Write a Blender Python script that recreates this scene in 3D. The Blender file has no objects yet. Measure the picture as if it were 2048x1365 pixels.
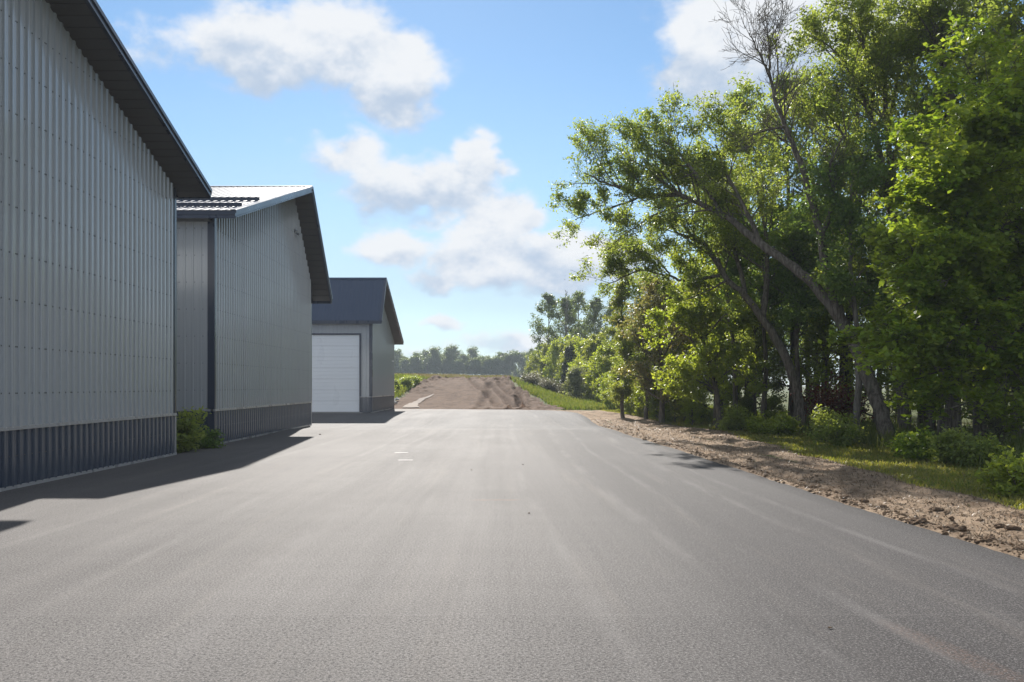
import bpy, math, random
import numpy as np
from mathutils import Vector, Matrix

R = math.radians
scene = bpy.context.scene
col = scene.collection

# ------------------------------------------------------------------ camera
EYE = 1.64; FPX = 1800.0; VX, VY = 1010.0, 772.0      # eye height, focal length and vanishing point in photo pixels
cam_d = bpy.data.cameras.new('camera')
cam_d.sensor_width = 36.0
cam_d.lens = 36.0 * FPX / 2048.0
cam_d.shift_x = (1024.0 - VX) / 2048.0
cam_d.shift_y = (VY - 682.5) / 2048.0
cam_d.clip_start = 0.1; cam_d.clip_end = 6000.0
cam = bpy.data.objects.new('camera', cam_d)
cam.location = (0, 0, EYE); cam.rotation_euler = (R(90), 0, 0)
col.objects.link(cam); scene.camera = cam

def P(px, py, Y):                     # photo pixel + distance -> point
    return Vector(((px - VX) / FPX * Y, Y, EYE + (VY - py) / FPX * Y))
def G(px, py):                        # photo pixel on the level ground -> point
    Y = FPX * EYE / (py - VY)
    return Vector(((px - VX) / FPX * Y, Y, 0.0))

# ------------------------------------------------------------------ sun and sky
SUN_EL, SUN_AZ = 29.4, 7.2            # degrees; azimuth to the left of straight ahead
SUN_STRENGTH = 3.3; SKY_STRENGTH = 0.06; EXPOSURE = 1.65
sd = Vector((-math.sin(R(SUN_AZ)) * math.cos(R(SUN_EL)), math.cos(R(SUN_AZ)) * math.cos(R(SUN_EL)), math.sin(R(SUN_EL))))
sun_l = bpy.data.lights.new('sun', 'SUN')
sun_l.energy = SUN_STRENGTH; sun_l.angle = R(0.53); sun_l.color = (1.0, 0.95, 0.88)
sun = bpy.data.objects.new('sun', sun_l)
sun.rotation_euler = sd.to_track_quat('Z', 'Y').to_euler(); sun.location = (0, 0, 60)
col.objects.link(sun)

class NT:                             # tiny node-tree helper
    def __init__(s, nt):
        s.t = nt; s.t.nodes.clear()
    def n(s, typ, **kw):
        nd = s.t.nodes.new(typ)
        for k, v in kw.items(): setattr(nd, k, v)
        return nd
    def set(s, sock, v):
        if hasattr(v, 'is_output') or isinstance(v, bpy.types.NodeSocket): s.t.links.new(v, sock)
        else: sock.default_value = v
    def m(s, op, a, b=0.0, c=None, clamp=False):
        nd = s.n('ShaderNodeMath', operation=op, use_clamp=clamp)
        s.set(nd.inputs[0], a); s.set(nd.inputs[1], b)
        if c is not None: s.set(nd.inputs[2], c)
        return nd.outputs[0]
    def ss(s, v, a, b, lo=0.0, hi=1.0):
        nd = s.n('ShaderNodeMapRange', interpolation_type='SMOOTHSTEP')
        s.set(nd.inputs['Value'], v); s.set(nd.inputs['From Min'], a); s.set(nd.inputs['From Max'], b)
        s.set(nd.inputs['To Min'], lo); s.set(nd.inputs['To Max'], hi)
        return nd.outputs[0]
    def lin(s, v, a, b, lo=0.0, hi=1.0):
        nd = s.n('ShaderNodeMapRange')
        s.set(nd.inputs['Value'], v); s.set(nd.inputs['From Min'], a); s.set(nd.inputs['From Max'], b)
        s.set(nd.inputs['To Min'], lo); s.set(nd.inputs['To Max'], hi)
        return nd.outputs[0]
    def mix(s, f, a, b, blend='MIX'):
        nd = s.n('ShaderNodeMix', data_type='RGBA', blend_type=blend)
        s.set(nd.inputs[0], f)
        for i, v in ((6, a), (7, b)):
            if isinstance(v, tuple) and len(v) == 3: v = v + (1,)
            s.set(nd.inputs[i], v)
        return nd.outputs[2]
    def noise(s, vec, scale, detail=4, rough=0.55, out='Fac', dist=0.0):
        nd = s.n('ShaderNodeTexNoise')
        if vec is not None: s.set(nd.inputs['Vector'], vec)
        nd.inputs['Scale'].default_value = scale; nd.inputs['Detail'].default_value = detail
        nd.inputs['Roughness'].default_value = rough; nd.inputs['Distortion'].default_value = dist
        return nd.outputs[out]
    def mapping(s, vec, scale=(1, 1, 1), loc=(0, 0, 0)):
        nd = s.n('ShaderNodeMapping'); s.set(nd.inputs['Vector'], vec)
        nd.inputs['Scale'].default_value = scale; nd.inputs['Location'].default_value = loc
        return nd.outputs[0]

world = bpy.data.worlds.new('World'); scene.world = world; world.use_nodes = True
def build_sky():
    N = NT(world.node_tree)
    sky = N.n('ShaderNodeTexSky', sky_type='NISHITA')
    sky.sun_disc = False; sky.sun_elevation = R(SUN_EL); sky.sun_rotation = R(-SUN_AZ)
    sky.altitude = 300.0; sky.air_density = 1.0; sky.dust_density = 0.06; sky.ozone_density = 2.0
    tc = N.n('ShaderNodeTexCoord'); sep = N.n('ShaderNodeSeparateXYZ')
    N.set(sep.inputs[0], tc.outputs['Generated'])
    x, y, z = sep.outputs
    # ragged cloud edges: bend the direction with noise before looking it up
    wrp = N.noise(N.mapping(tc.outputs['Generated'], (1, 1, 1.5)), 15.0, 3, 0.6, 'Color')
    ws = N.n('ShaderNodeSeparateXYZ'); N.set(ws.inputs[0], wrp)
    az = N.m('ARCTAN2', x, y); el = N.m('ARCSINE', z)
    azw = N.m('ADD', az, N.m('MULTIPLY', N.m('SUBTRACT', ws.outputs[0], 0.5), 0.075))
    elw = N.m('ADD', el, N.m('MULTIPLY', N.m('SUBTRACT', ws.outputs[1], 0.5), 0.055))
    cv = N.n('ShaderNodeCombineXYZ'); N.set(cv.inputs[0], azw); N.set(cv.inputs[1], elw)
    clouds = [  # photo position, half width, half height, strength
        (520, 95, 150, 75, 1.0), (680, 90, 140, 82, 1.0), (790, 165, 110, 85, 1.0), (330, 100, 140, 55, .42),
        (710, 315, 95, 50, .7), (962, 315, 64, 60, 1.0), (800, 375, 120, 65, .95), (905, 375, 120, 70, .85), (1012, 440, 78, 62, 1.0),
        (980, 515, 140, 66, 1.0), (1150, 525, 165, 62, 1.0), (805, 500, 90, 45, .75), (885, 553, 80, 28, .65), (880, 650, 52, 18, .6), (850, 692, 70, 16, .5),
        (1040, 688, 140, 26, .6), (1410, 110, 115, 105, 1.0), (1560, 70, 170, 110, 1.0), (1790, 20, 200, 100, .85), (1100, -120, 170, 60, .8), (300, -130, 260, 70, .9)]
    den = wsum = None; vsum = None
    for (px, py, rx, ry, s) in clouds:
        d = Vector(((px - VX) / FPX, 1.0, (VY - py) / FPX)).normalized()
        a0 = math.atan2(d.x, d.y); e0 = math.asin(d.z); kx = FPX / rx * .82; ky = FPX / ry * .80
        vm = N.n('ShaderNodeVectorMath', operation='MULTIPLY_ADD')
        N.set(vm.inputs[0], cv.outputs[0]); vm.inputs[1].default_value = (kx, ky, 0); vm.inputs[2].default_value = (-a0 * kx, -e0 * ky, 0)
        ln = N.n('ShaderNodeVectorMath', operation='LENGTH'); N.set(ln.inputs[0], vm.outputs[0])
        w = N.ss(ln.outputs['Value'], 0.0, 1.32, s, 0.0)
        sp = N.n('ShaderNodeSeparateXYZ'); N.set(sp.inputs[0], vm.outputs[0])
        den = w if den is None else N.m('MAXIMUM', den, w)
        wsum = w if wsum is None else N.m('ADD', wsum, w)
        vsum = N.m('MULTIPLY', w, sp.outputs[1]) if vsum is None else N.m('MULTIPLY_ADD', w, sp.outputs[1], vsum)
    fb = N.noise(N.mapping(tc.outputs['Generated'], (1, 1, 1.5)), 17.0, 5, 0.62)
    # unseen cloud all round, made thicker than in view to add fill light
    gen = N.ss(N.noise(N.mapping(tc.outputs['Generated'], (1, 1, 2.2)), 4.2, 3, 0.55), 0.40, 0.60)
    away = N.m('MAXIMUM', N.ss(N.m('ABSOLUTE', az), 0.62, 0.85), N.ss(el, 0.5, 0.65))
    den = N.m('MAXIMUM', den, N.m('MULTIPLY', gen, away))
    raw = N.m('ADD', den, N.m('MULTIPLY', N.m('SUBTRACT', fb, 0.5), 0.9))
    alpha = N.m('MULTIPLY', N.ss(raw, 0.16, 0.60), N.ss(den, 0.02, 0.20))
    vmean = N.m('DIVIDE', vsum, N.m('MAXIMUM', wsum, 0.05))
    sh = N.m('ADD', N.m('MULTIPLY', vmean, 0.55), N.m('MULTIPLY', N.m('SUBTRACT', fb, 0.5), .55))
    # billows: brighter where the cloud thins toward the light above
    fb2 = N.noise(N.mapping(tc.outputs['Generated'], (1, 1, 1.5), (0.006, 0, -0.028)), 17.0, 4, 0.6)
    sh = N.m('ADD', sh, N.m('MULTIPLY', N.m('SUBTRACT', fb, fb2), .9))
    lit = N.ss(sh, -0.48, 0.22)
    ccol = N.mix(lit, CLOUD_DARK, CLOUD_LIT)
    # thin high veil of moisture paling the lowest sky
    low = N.ss(el, -0.02, 0.36, 0.9, 0.0)
    veil = N.noise(N.mapping(tc.outputs['Generated'], (1, 1, 4)), 3.0, 2, .5)
    low = N.m('MULTIPLY', low, N.lin(veil, .3, .7, .6, 1.15), clamp=True)
    base = N.mix(1.0, sky.outputs[0], SKY_TINT, 'MULTIPLY')
    base = N.mix(low, base, SKY_LOW)
    c = N.mix(alpha, base, ccol)
    bg = N.n('ShaderNodeBackground'); N.set(bg.inputs[0], c); bg.inputs[1].default_value = SKY_STRENGTH
    out = N.n('ShaderNodeOutputWorld'); N.t.links.new(bg.outputs[0], out.inputs[0])
SKY_TINT = (.60, .68, .70); SKY_LOW = (3.1, 3.8, 4.5); CLOUD_LIT = (4.7, 4.85, 5.05); CLOUD_DARK = (2.65, 3.25, 4.1)
build_sky()
world.cycles.sampling_method = 'MANUAL'; world.cycles.sample_map_resolution = 256

vs = scene.view_settings
scene.display_settings.display_device = 'sRGB'
vs.view_transform = 'Standard'; vs.look = 'None'; vs.exposure = EXPOSURE; vs.gamma = 1.0; vs.use_curve_mapping = False
scene.render.engine = 'CYCLES'
scene.cycles.use_denoising = True
scene.cycles.max_bounces = 8; scene.cycles.diffuse_bounces = 4; scene.cycles.transmission_bounces = 5
scene.cycles.glossy_bounces = 3; scene.cycles.volume_bounces = 0; scene.cycles.sample_clamp_indirect = 6.0

# ------------------------------------------------------------------ helpers
def add_mesh(name, verts, faces, mat=None, parent=None, smooth=False):
    me = bpy.data.meshes.new(name)
    if isinstance(verts, np.ndarray):
        v = np.ascontiguousarray(verts, dtype=np.float32); f = np.ascontiguousarray(faces, dtype=np.int32)
        k = f.shape[1]
        me.vertices.add(len(v)); me.vertices.foreach_set('co', v.ravel())
        me.loops.add(f.size); me.loops.foreach_set('vertex_index', f.ravel())
        me.polygons.add(len(f)); me.polygons.foreach_set('loop_start', np.arange(0, f.size, k, dtype=np.int32))
        me.update(calc_edges=True)
    else:
        me.from_pydata([tuple(p) for p in verts], [], faces); me.update()
    if smooth: me.polygons.foreach_set('use_smooth', np.ones(len(me.polygons), dtype=bool))
    if mat: me.materials.append(mat)
    return link(name, me, parent)
def link(name, me, parent=None, loc=None, rot=None):
    o = bpy.data.objects.new(name, me); col.objects.link(o)
    if parent: o.parent = parent
    if loc is not None: o.location = loc
    if rot is not None: o.rotation_euler = rot
    return o
def tag(o, label=None, cat=None, group=None, kind=None):
    for k, v in (('label', label), ('category', cat), ('group', group), ('kind', kind)):
        if v: o[k] = v
    return o
def thing(name, label, cat, loc=(0, 0, 0), rz=0.0, group=None):
    o = bpy.data.objects.new(name, None); col.objects.link(o)
    o.location = loc; o.rotation_euler = (0, 0, rz); o.empty_display_size = 0.3
    return tag(o, label, cat, group)
def copy_tree(o, label=None, loc=None, rz=None, sc=None, parent=None):
    c = o.copy(); col.objects.link(c); c.parent = parent
    if label: c['label'] = label
    if loc is not None: c.location = loc
    if rz is not None: c.rotation_euler = (0, 0, rz)
    if sc is not None: c.scale = sc
    for ch in o.children: copy_tree(ch, parent=c)
    return c
class MB:                             # collects boxes and prisms into one mesh
    def __init__(s): s.v = []; s.f = []
    def box(s, a, b):
        (x0, y0, z0), (x1, y1, z1) = a, b
        i = len(s.v)
        s.v += [(x0, y0, z0), (x1, y0, z0), (x1, y1, z0), (x0, y1, z0), (x0, y0, z1), (x1, y0, z1), (x1, y1, z1), (x0, y1, z1)]
        s.f += [tuple(i + k for k in q) for q in ((0, 3, 2, 1), (4, 5, 6, 7), (0, 1, 5, 4), (1, 2, 6, 5), (2, 3, 7, 6), (3, 0, 4, 7))]
        return s
    def prism(s, prof, a, b):         # closed outline given as (offset vectors) swept from a to b
        i = len(s.v); n = len(prof)
        s.v += [tuple(Vector(a) + Vector(p)) for p in prof] + [tuple(Vector(b) + Vector(p)) for p in prof]
        s.f += [tuple(i + k for k in range(n))[::-1], tuple(i + n + k for k in range(n))]
        s.f += [(i + k, i + (k + 1) % n, i + n + (k + 1) % n, i + n + k) for k in range(n)]
        return s
    def build(s, name, mat, parent=None, smooth=False):
        return add_mesh(name, s.v, s.f, mat, parent, smooth)

_tab = np.random.RandomState(11).rand(8, 256, 256)
def vnoise(x, y, seed=0):
    x = np.asarray(x, float); y = np.asarray(y, float)
    xi = np.floor(x).astype(int); yi = np.floor(y).astype(int)
    fx = x - xi; fy = y - yi
    fx = fx * fx * (3 - 2 * fx); fy = fy * fy * (3 - 2 * fy)
    T = _tab[seed % 8]; o = seed * 37
    g = lambda a, b: T[(a + o) % 256, (b + o) % 256]
    return (g(xi, yi) * (1 - fx) + g(xi + 1, yi) * fx) * (1 - fy) + (g(xi, yi + 1) * (1 - fx) + g(xi + 1, yi + 1) * fx) * fy
def fbm(x, y, oct=4, seed=0):
    s = 0; a = .5; t = 0
    for k in range(oct):
        s = s + a * vnoise(np.asarray(x) * 2 ** k + 17.3 * k, np.asarray(y) * 2 ** k - 9.1 * k, seed + k); t += a; a *= .5
    return s / t - .5
def sstep(a, b, x):
    t = np.clip((np.asarray(x, float) - a) / (b - a), 0, 1); return t * t * (3 - 2 * t)
# ------------------------------------------------------------------ materials
def mat(name, fn):
    m = bpy.data.materials.new(name); m.use_nodes = True
    N = NT(m.node_tree); out = N.n('ShaderNodeOutputMaterial')
    sh = fn(N, out); N.t.links.new(sh, out.inputs[0])
    return m
def bsdf(N, colr, rough=0.6, spec=0.5, normal=None, metal=0.0, coat=0.0):
    b = N.n('ShaderNodeBsdfPrincipled')
    if isinstance(colr, tuple) and len(colr) == 3: colr = colr + (1,)
    N.set(b.inputs['Base Color'], colr); N.set(b.inputs['Roughness'], rough)
    N.set(b.inputs['Specular IOR Level'], spec); N.set(b.inputs['Metallic'], metal)
    if coat: b.inputs['Coat Weight'].default_value = coat; b.inputs['Coat Roughness'].default_value = .15
    if normal is not None: N.t.links.new(normal, b.inputs['Normal'])
    return b.outputs[0]
def bump(N, h, strength=.3, dist=.02):
    b = N.n('ShaderNodeBump'); N.set(b.inputs['Height'], h); b.inputs['Strength'].default_value = strength; b.inputs['Distance'].default_value = dist
    return b.outputs[0]
def pos(N): return N.n('ShaderNodeNewGeometry').outputs['Position']
def ocoord(N): return N.n('ShaderNodeTexCoord').outputs['Object']

def painted(c, rough=.38, spec=.5, oil=.12, dirt=.0):
    def fn(N, out):
        p = pos(N)
        big = N.noise(N.mapping(p, (1, 1, .35)), 1.3, 3)
        fine = N.noise(p, .8, 3)
        cc = N.mix(N.m('MULTIPLY', fine, .10), c, tuple(v * .75 for v in c))
        rg = N.lin(big, .3, .7, rough - .04, rough + .06)
        nb = bump(N, N.noise(N.mapping(p, (1, 1, .6)), 2.2, 2), oil, .05) if oil else None
        return bsdf(N, cc, rg, spec, nb)
    return fn
M = {}
M['siding'] = mat('grey_siding', painted((.36, .378, .395), .15, 1.0, .0, .0))
M['navy'] = mat('charcoal_siding', painted((.050, .064, .094), .20, 1.0, .0, .0))
M['roof'] = mat('charcoal_roof', painted((.040, .060, .105), .58, .45, .0, .0))
M['soffit'] = mat('dark_soffit', painted((.10, .098, .10), .5, .4, .0, .0))
M['trim'] = mat('charcoal_trim', painted((.034, .043, .068), .28, .7, .0, .0))
M['flash'] = mat('grey_flashing', painted((.30, .30, .31), .28, .7, .0, .0))
M['screw'] = mat('dark_screw', lambda N, o: bsdf(N, (.035, .035, .04), .5))
M['door'] = mat('white_door', painted((.80, .82, .85), .3, .6, .0, .0))
M['seal'] = mat('black_seal', lambda N, o: bsdf(N, (.02, .02, .022), .7))
M['steel'] = mat('grey_steel', lambda N, o: bsdf(N, (.35, .36, .38), .35, .5, None, .7))
M['white'] = mat('white_plastic', lambda N, o: bsdf(N, (.75, .75, .75), .5))
M['concrete'] = mat('concrete', lambda N, o: bsdf(N, N.mix(N.noise(pos(N), 8, 5), (.30, .29, .28), (.42, .41, .39)), .85, .3, bump(N, N.noise(pos(N), 60, 4), .3, .005)))

def asphalt(N, out):
    p = pos(N)
    sep = N.n('ShaderNodeSeparateXYZ'); N.set(sep.inputs[0], p); x, y, z = sep.outputs
    # paver passes run along the lane and bend a little
    bend = N.m('MULTIPLY', N.m('SUBTRACT', N.noise(N.mapping(p, (.3, .06, .3)), .8, 2), .5), 1.4)
    xl = N.m('ADD', x, bend)
    cv = N.n('ShaderNodeCombineXYZ'); N.set(cv.inputs[0], xl); N.set(cv.inputs[1], y)
    lane = cv.outputs[0]
    st1 = N.noise(N.mapping(lane, (1.2, .035, 1)), 1.0, 4, .6)
    st2 = N.noise(N.mapping(lane, (5.5, .05, 1)), 1.0, 4, .65)
    patch = N.noise(N.mapping(p, (.35, .16, 1)), 1.0, 5, .62)
    across = N.noise(N.mapping(p, (.12, 2.2, 1)), 1.0, 4, .6)
    # fresher, coarser mat near the joint at the front
    joint = N.m('ADD', 6.45, N.m('MULTIPLY', N.m('SUBTRACT', N.noise(N.mapping(p, (1.5, .2, 1)), 1.0, 3), .5), .10))
    front = N.ss(N.m('SUBTRACT', y, joint), -.12, .04, 1.0, 0.0)
    line = N.ss(N.m('ABSOLUTE', N.m('SUBTRACT', y, joint)), .0, .028, 1.0, 0.0)
    line = N.m('MULTIPLY', line, N.ss(N.noise(N.mapping(p, (1.2, .1, 1)), 1.0, 3), .38, .6))
    # stones
    g1 = N.n('ShaderNodeTexVoronoi'); N.set(g1.inputs['Vector'], p); g1.inputs['Scale'].default_value = 80.0
    g2 = N.noise(p, 240.0, 3, .7)
    g3 = N.noise(p, 38.0, 5, .75)
    pits = N.ss(N.noise(p, 40.0, 5, .85), .52, .62)
    tone = N.m('ADD', N.m('MULTIPLY', N.m('SUBTRACT', st1, .5), .60), N.m('MULTIPLY', N.m('SUBTRACT', st2, .5), .34))
    tone = N.m('ADD', tone, N.m('MULTIPLY', N.m('SUBTRACT', patch, .5), .75))
    tone = N.m('ADD', tone, N.m('MULTIPLY', N.m('SUBTRACT', across, .5), .22))
    tone = N.m('ADD', tone, N.m('MULTIPLY', N.m('SUBTRACT', g3, .5), .95))
    t = N.m('ADD', .5, tone, clamp=True)
    c = N.mix(t, ASPH_LO, ASPH_HI)
    # colour darkened to the right, partly for glare fading away from the sun; darker too is the far bay beyond the cross joint
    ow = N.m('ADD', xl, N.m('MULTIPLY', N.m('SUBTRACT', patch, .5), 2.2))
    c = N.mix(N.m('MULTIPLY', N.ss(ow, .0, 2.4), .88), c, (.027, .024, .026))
    far = N.ss(N.m('ADD', y, N.m('MULTIPLY', N.m('SUBTRACT', across, .5), .4)), 33.6, 34.0)
    c = N.mix(N.m('MULTIPLY', far, .34), c, (.046, .046, .048))
    fl = N.ss(N.m('ABSOLUTE', N.m('SUBTRACT', y, 33.4)), .05, .42, 1.0, 0.0)
    c = N.mix(N.m('MULTIPLY', fl, .34), c, (.22, .21, .20))
    grit = N.noise(p, 62.0, 2, .8)
    c = N.mix(N.m('MULTIPLY', N.ss(grit, .50, .68), .45), c, (.25, .24, .235))
    c = N.mix(N.m('MULTIPLY', N.ss(grit, .50, .34), .65), c, (.016, .016, .017))
    stone = N.ss(g1.outputs['Distance'], .02, .55, 1.0, 0.0)
    sepc = N.n('ShaderNodeSeparateColor'); N.set(sepc.inputs[0], g1.outputs['Color'])
    bright = N.m('MULTIPLY', N.ss(sepc.outputs[0], .45, 1.0), stone)
    c = N.mix(N.m('MULTIPLY', bright, .8), c, (.26, .25, .24))
    c = N.mix(N.m('MULTIPLY', N.m('MULTIPLY', pits, N.lin(front, 0, 1, .55, .95)), .9), c, (.020, .020, .022))
    # pale curved tyre bands over the darkened right side
    tb = N.m('SUBTRACT', xl, N.m('MULTIPLY', N.m('POWER', N.m('MAXIMUM', N.m('SUBTRACT', 14.0, y), 0.0), 1.5), .012))
    bands = None
    for x0, w in ((1.55, .16), (2.25, .10), (3.15, .20), (3.75, .12), (.35, .14), (-2.2, .18), (-3.4, .14), (-5.2, .16)):
        bb = N.ss(N.m('ABSOLUTE', N.m('SUBTRACT', tb, x0)), 0.0, w, 1.0, 0.0)
        bands = bb if bands is None else N.m('MAXIMUM', bands, bb)
    bands = N.m('MULTIPLY', bands, N.ss(N.noise(N.mapping(p, (2.2, .35, 1)), 1.0, 5, .7), .40, .66))
    c = N.mix(N.m('MULTIPLY', bands, .30), c, (.17, .16, .155))
    c = N.mix(N.m('MULTIPLY', line, .12), c, (.22, .21, .20))
    # small rusty smear and faint dust
    sx = N.m('DIVIDE', N.m('SUBTRACT', x, -.15), .42); sy = N.m('DIVIDE', N.m('SUBTRACT', y, 12.93), .10)
    sm = N.ss(N.m('ADD', N.m('MULTIPLY', sx, sx), N.m('MULTIPLY', sy, sy)), .1, 1.3, 1.0, 0.0)
    sm = N.m('MULTIPLY', sm, N.ss(N.noise(N.mapping(p, (3, 30, 1)), 1.0, 4, .7), .42, .62))
    c = N.mix(N.m('MULTIPLY', sm, .55), c, (.20, .11, .065))
    sx = N.m('ADD', N.m('SUBTRACT', x, 2.75), N.m('MULTIPLY', N.m('SUBTRACT', y, 5.6), .18)); sy = N.m('DIVIDE', N.m('SUBTRACT', y, 5.5), .9)
    sx = N.m('DIVIDE', sx, .13)
    sm = N.ss(N.m('ADD', N.m('MULTIPLY', sx, sx), N.m('MULTIPLY', sy, sy)), .1, 1.2, 1.0, 0.0)
    c = N.mix(N.m('MULTIPLY', N.m('MULTIPLY', sm, N.ss(g3, .4, .65)), .28), c, (.19, .10, .06))
    # soil tracked out from the ramp
    tr = N.m('MULTIPLY', N.ss(y, 56.0, 63.5), N.ss(N.noise(N.mapping(p, (1.4, .5, 1)), 1.0, 5, .7), .42, .62))
    c = N.mix(N.m('MULTIPLY', tr, .8), c, (.13, .088, .062))
    # dirt tracked in from the verge
    dusty = N.m('MULTIPLY', N.ss(N.noise(N.mapping(lane, (1.6, .10, 1)), 1.0, 5, .7), .50, .78), .16)
    c = N.mix(dusty, c, (.26, .225, .19))
    h = N.m('ADD', N.m('MULTIPLY', stone, .6), N.m('MULTIPLY', g2, .25))
    h = N.m('SUBTRACT', h, N.m('MULTIPLY', pits, N.lin(front, 0, 1, .35, 1.0)))
    nb = bump(N, h, .45, .005)
    rg = N.lin(t, 0, 1, .90, .80)
    return bsdf(N, c, rg, .15, nb)
ASPH_LO, ASPH_HI = (.054, .049, .048), (.156, .144, .138)
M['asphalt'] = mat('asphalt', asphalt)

def soil(N, out, a=(.135, .092, .064), b=(.30, .225, .165), stretch=(1, 1, 1)):
    p = N.mapping(pos(N), stretch)
    n1 = N.noise(p, .9, 5, .62); n2 = N.noise(p, 6.0, 6, .7); n3 = N.noise(p, 45.0, 5, .75)
    t = N.m('ADD', N.m('MULTIPLY', n1, .55), N.m('ADD', N.m('MULTIPLY', n2, .55), N.m('MULTIPLY', n3, .4)))
    c = N.mix(N.ss(t, .5, 1.0), a, b)
    c = N.mix(N.ss(N.noise(p, 2.4, 5, .7), .56, .74), c, (.20, .125, .075))
    c = N.mix(N.m('MULTIPLY', N.ss(N.noise(p, 130.0, 3, .7), .60, .75), .6), c, (.36, .30, .23))
    nb = bump(N, N.m('ADD', N.m('MULTIPLY', n2, .6), N.m('MULTIPLY', n3, .55)), .9, .05)
    return bsdf(N, c, .95, .04, nb)
M['verge'] = mat('verge_soil', lambda N, o: soil(N, o, (.125, .086, .058), (.40, .30, .21), (1, .55, 1)))
M['ramp'] = mat('ramp_soil', lambda N, o: soil(N, o, (.062, .036, .024), (.165, .108, .074), (1, .5, 1)))
M['clod'] = mat('clod_soil', lambda N, o: soil(N, o, (.085, .055, .036), (.20, .14, .095)))
M['sand'] = mat('pale_sand', lambda N, o: bsdf(N, N.mix(N.noise(pos(N), 3.0, 6, .7), (.22, .18, .15), (.38, .33, .29)), .95, .04, bump(N, N.noise(pos(N), 20, 5, .7), .5, .03)))
def turf(N, out):
    p = pos(N)
    n1 = N.noise(p, .12, 4); n2 = N.noise(p, 1.1, 5, .65); n3 = N.noise(p, 14.0, 5, .7)
    c = N.mix(N.ss(n2, .35, .68), (.040, .062, .016), (.10, .12, .034))
    c = N.mix(N.ss(n1, .45, .7), c, (.15, .14, .060))
    c = N.mix(N.m('MULTIPLY', N.ss(n3, .45, .7), .6), c, (.065, .055, .030))
    return bsdf(N, c, .95, .1, bump(N, n3, .8, .08))
M['turf'] = mat('turf', turf)
def rock(N, out):
    n = N.noise(ocoord(N), 5, 6, .7)
    return bsdf(N, N.mix(n, (.16, .15, .145), (.46, .45, .44)), .85, .3, bump(N, n, .5, .03))
M['rock'] = mat('rock', rock)
M['paint'] = mat('white_road_paint', lambda N, o: bsdf(N, N.mix(N.ss(N.noise(pos(N), 40, 4, .7), .5, .7), (.75, .75, .74), (.35, .34, .34)), .7))

def bark(c0, c1):
    def fn(N, out):
        p = pos(N)
        v = N.noise(N.mapping(p, (9, 9, 1.5)), 1.6, 5, .7)
        c = N.mix(N.ss(v, .35, .68), c0, c1)
        c = N.mix(N.m('MULTIPLY', N.ss(N.noise(p, 1.4, 3), .55, .7), .5), c, (.12, .13, .085))
        return bsdf(N, c, .95, .15, bump(N, v, 1.0, .05))
    return fn
M['bark'] = mat('oak_bark', bark((.075, .063, .052), (.22, .19, .155)))
M['pale_bark'] = mat('pale_bark', bark((.12, .105, .09), (.30, .27, .235)))
def leaf(cols, transl=.55, tcol=None, gloss=.10):
    def fn(N, out):
        g = N.n('ShaderNodeNewGeometry'); r = g.outputs['Random Per Island']
        ramp = N.n('ShaderNodeValToRGB'); N.set(ramp.inputs[0], r)
        e = ramp.color_ramp.elements
        while len(e) < len(cols): e.new(.5)
        for i, c in enumerate(cols):
            e[i].position = i / (len(cols) - 1); e[i].color = c + (1,)
        big = N.noise(g.outputs['Position'], .55, 3)
        c = N.mix(N.lin(big, .35, .65, .0, .55), ramp.outputs[0], cols[-1])
        d = bsdf(N, c, .48, .18 + gloss)
        t = N.n('ShaderNodeBsdfTranslucent')
        N.set(t.inputs[0], N.mix(1.0, c, tcol or (1.9, 1.75, .8), 'MULTIPLY'))
        mx = N.n('ShaderNodeMixShader'); mx.inputs[0].default_value = transl
        N.t.links.new(d, mx.inputs[1]); N.t.links.new(t.outputs[0], mx.inputs[2])
        return mx.outputs[0]
    return fn
M['oak_leaf'] = mat('oak_leaf', leaf([(0.084, 0.130, 0.038), (0.130, 0.194, 0.048), (0.179, 0.232, 0.066), (0.220, 0.269, 0.076)]))
M['dark_leaf'] = mat('dark_leaf', leaf([(0.068, 0.122, 0.039), (0.111, 0.185, 0.056), (0.158, 0.233, 0.071)]))
M['maple_leaf'] = mat('maple_leaf', leaf([(.100, .165, .021), (.142, .236, .031), (.195, .271, .039), (.236, .295, .052)], .5))
M['lime_leaf'] = mat('lime_leaf', leaf([(.129, .189, .027), (.173, .249, .037), (.227, .287, .048), (.271, .317, .064)], .5))
M['pale_leaf'] = mat('pale_leaf', leaf([(.118, .142, .059), (.153, .177, .071), (.201, .195, .100), (.236, .201, .118)], .4))
M['bush_leaf'] = mat('bush_leaf', leaf([(0.091, 0.139, 0.033), (0.128, 0.177, 0.040), (0.164, 0.203, 0.051), (0.194, 0.213, 0.063)]))
M['mid_leaf'] = mat('mid_leaf', leaf([(0.106, 0.158, 0.046), (0.147, 0.212, 0.057), (0.201, 0.259, 0.076), (0.253, 0.297, 0.093)]))
M['far_leaf'] = mat('far_leaf', leaf([(.066, .104, .035), (.096, .140, .048), (.125, .163, .059)], .4))
M['cedar_leaf'] = mat('cedar_leaf', leaf([(.020, .035, .016), (.030, .050, .020), (.040, .060, .026)], .2))
M['red_leaf'] = mat('red_leaf', leaf([(.09, .025, .018), (.13, .035, .022), (.16, .06, .03)], .4, (1.5, 1.0, .8)))
M['silver_leaf'] = mat('silver_leaf', leaf([(.10, .13, .075), (.15, .18, .11), (.20, .22, .15)], .4))
M['grass_blade'] = mat('grass_blade', leaf([(.045, .085, .016), (.070, .12, .022), (.10, .14, .032), (.15, .16, .055)], .4, None, .05))
M['dry_blade'] = mat('dry_blade', leaf([(.20, .16, .085), (.27, .22, .12), (.16, .16, .05)], .3, (1.2, 1.1, .9), .04))
M['straw'] = mat('straw', leaf([(.07, .05, .034), (.13, .098, .065), (.22, .17, .115)], .12, (1.1, 1, .9), .04))
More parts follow.
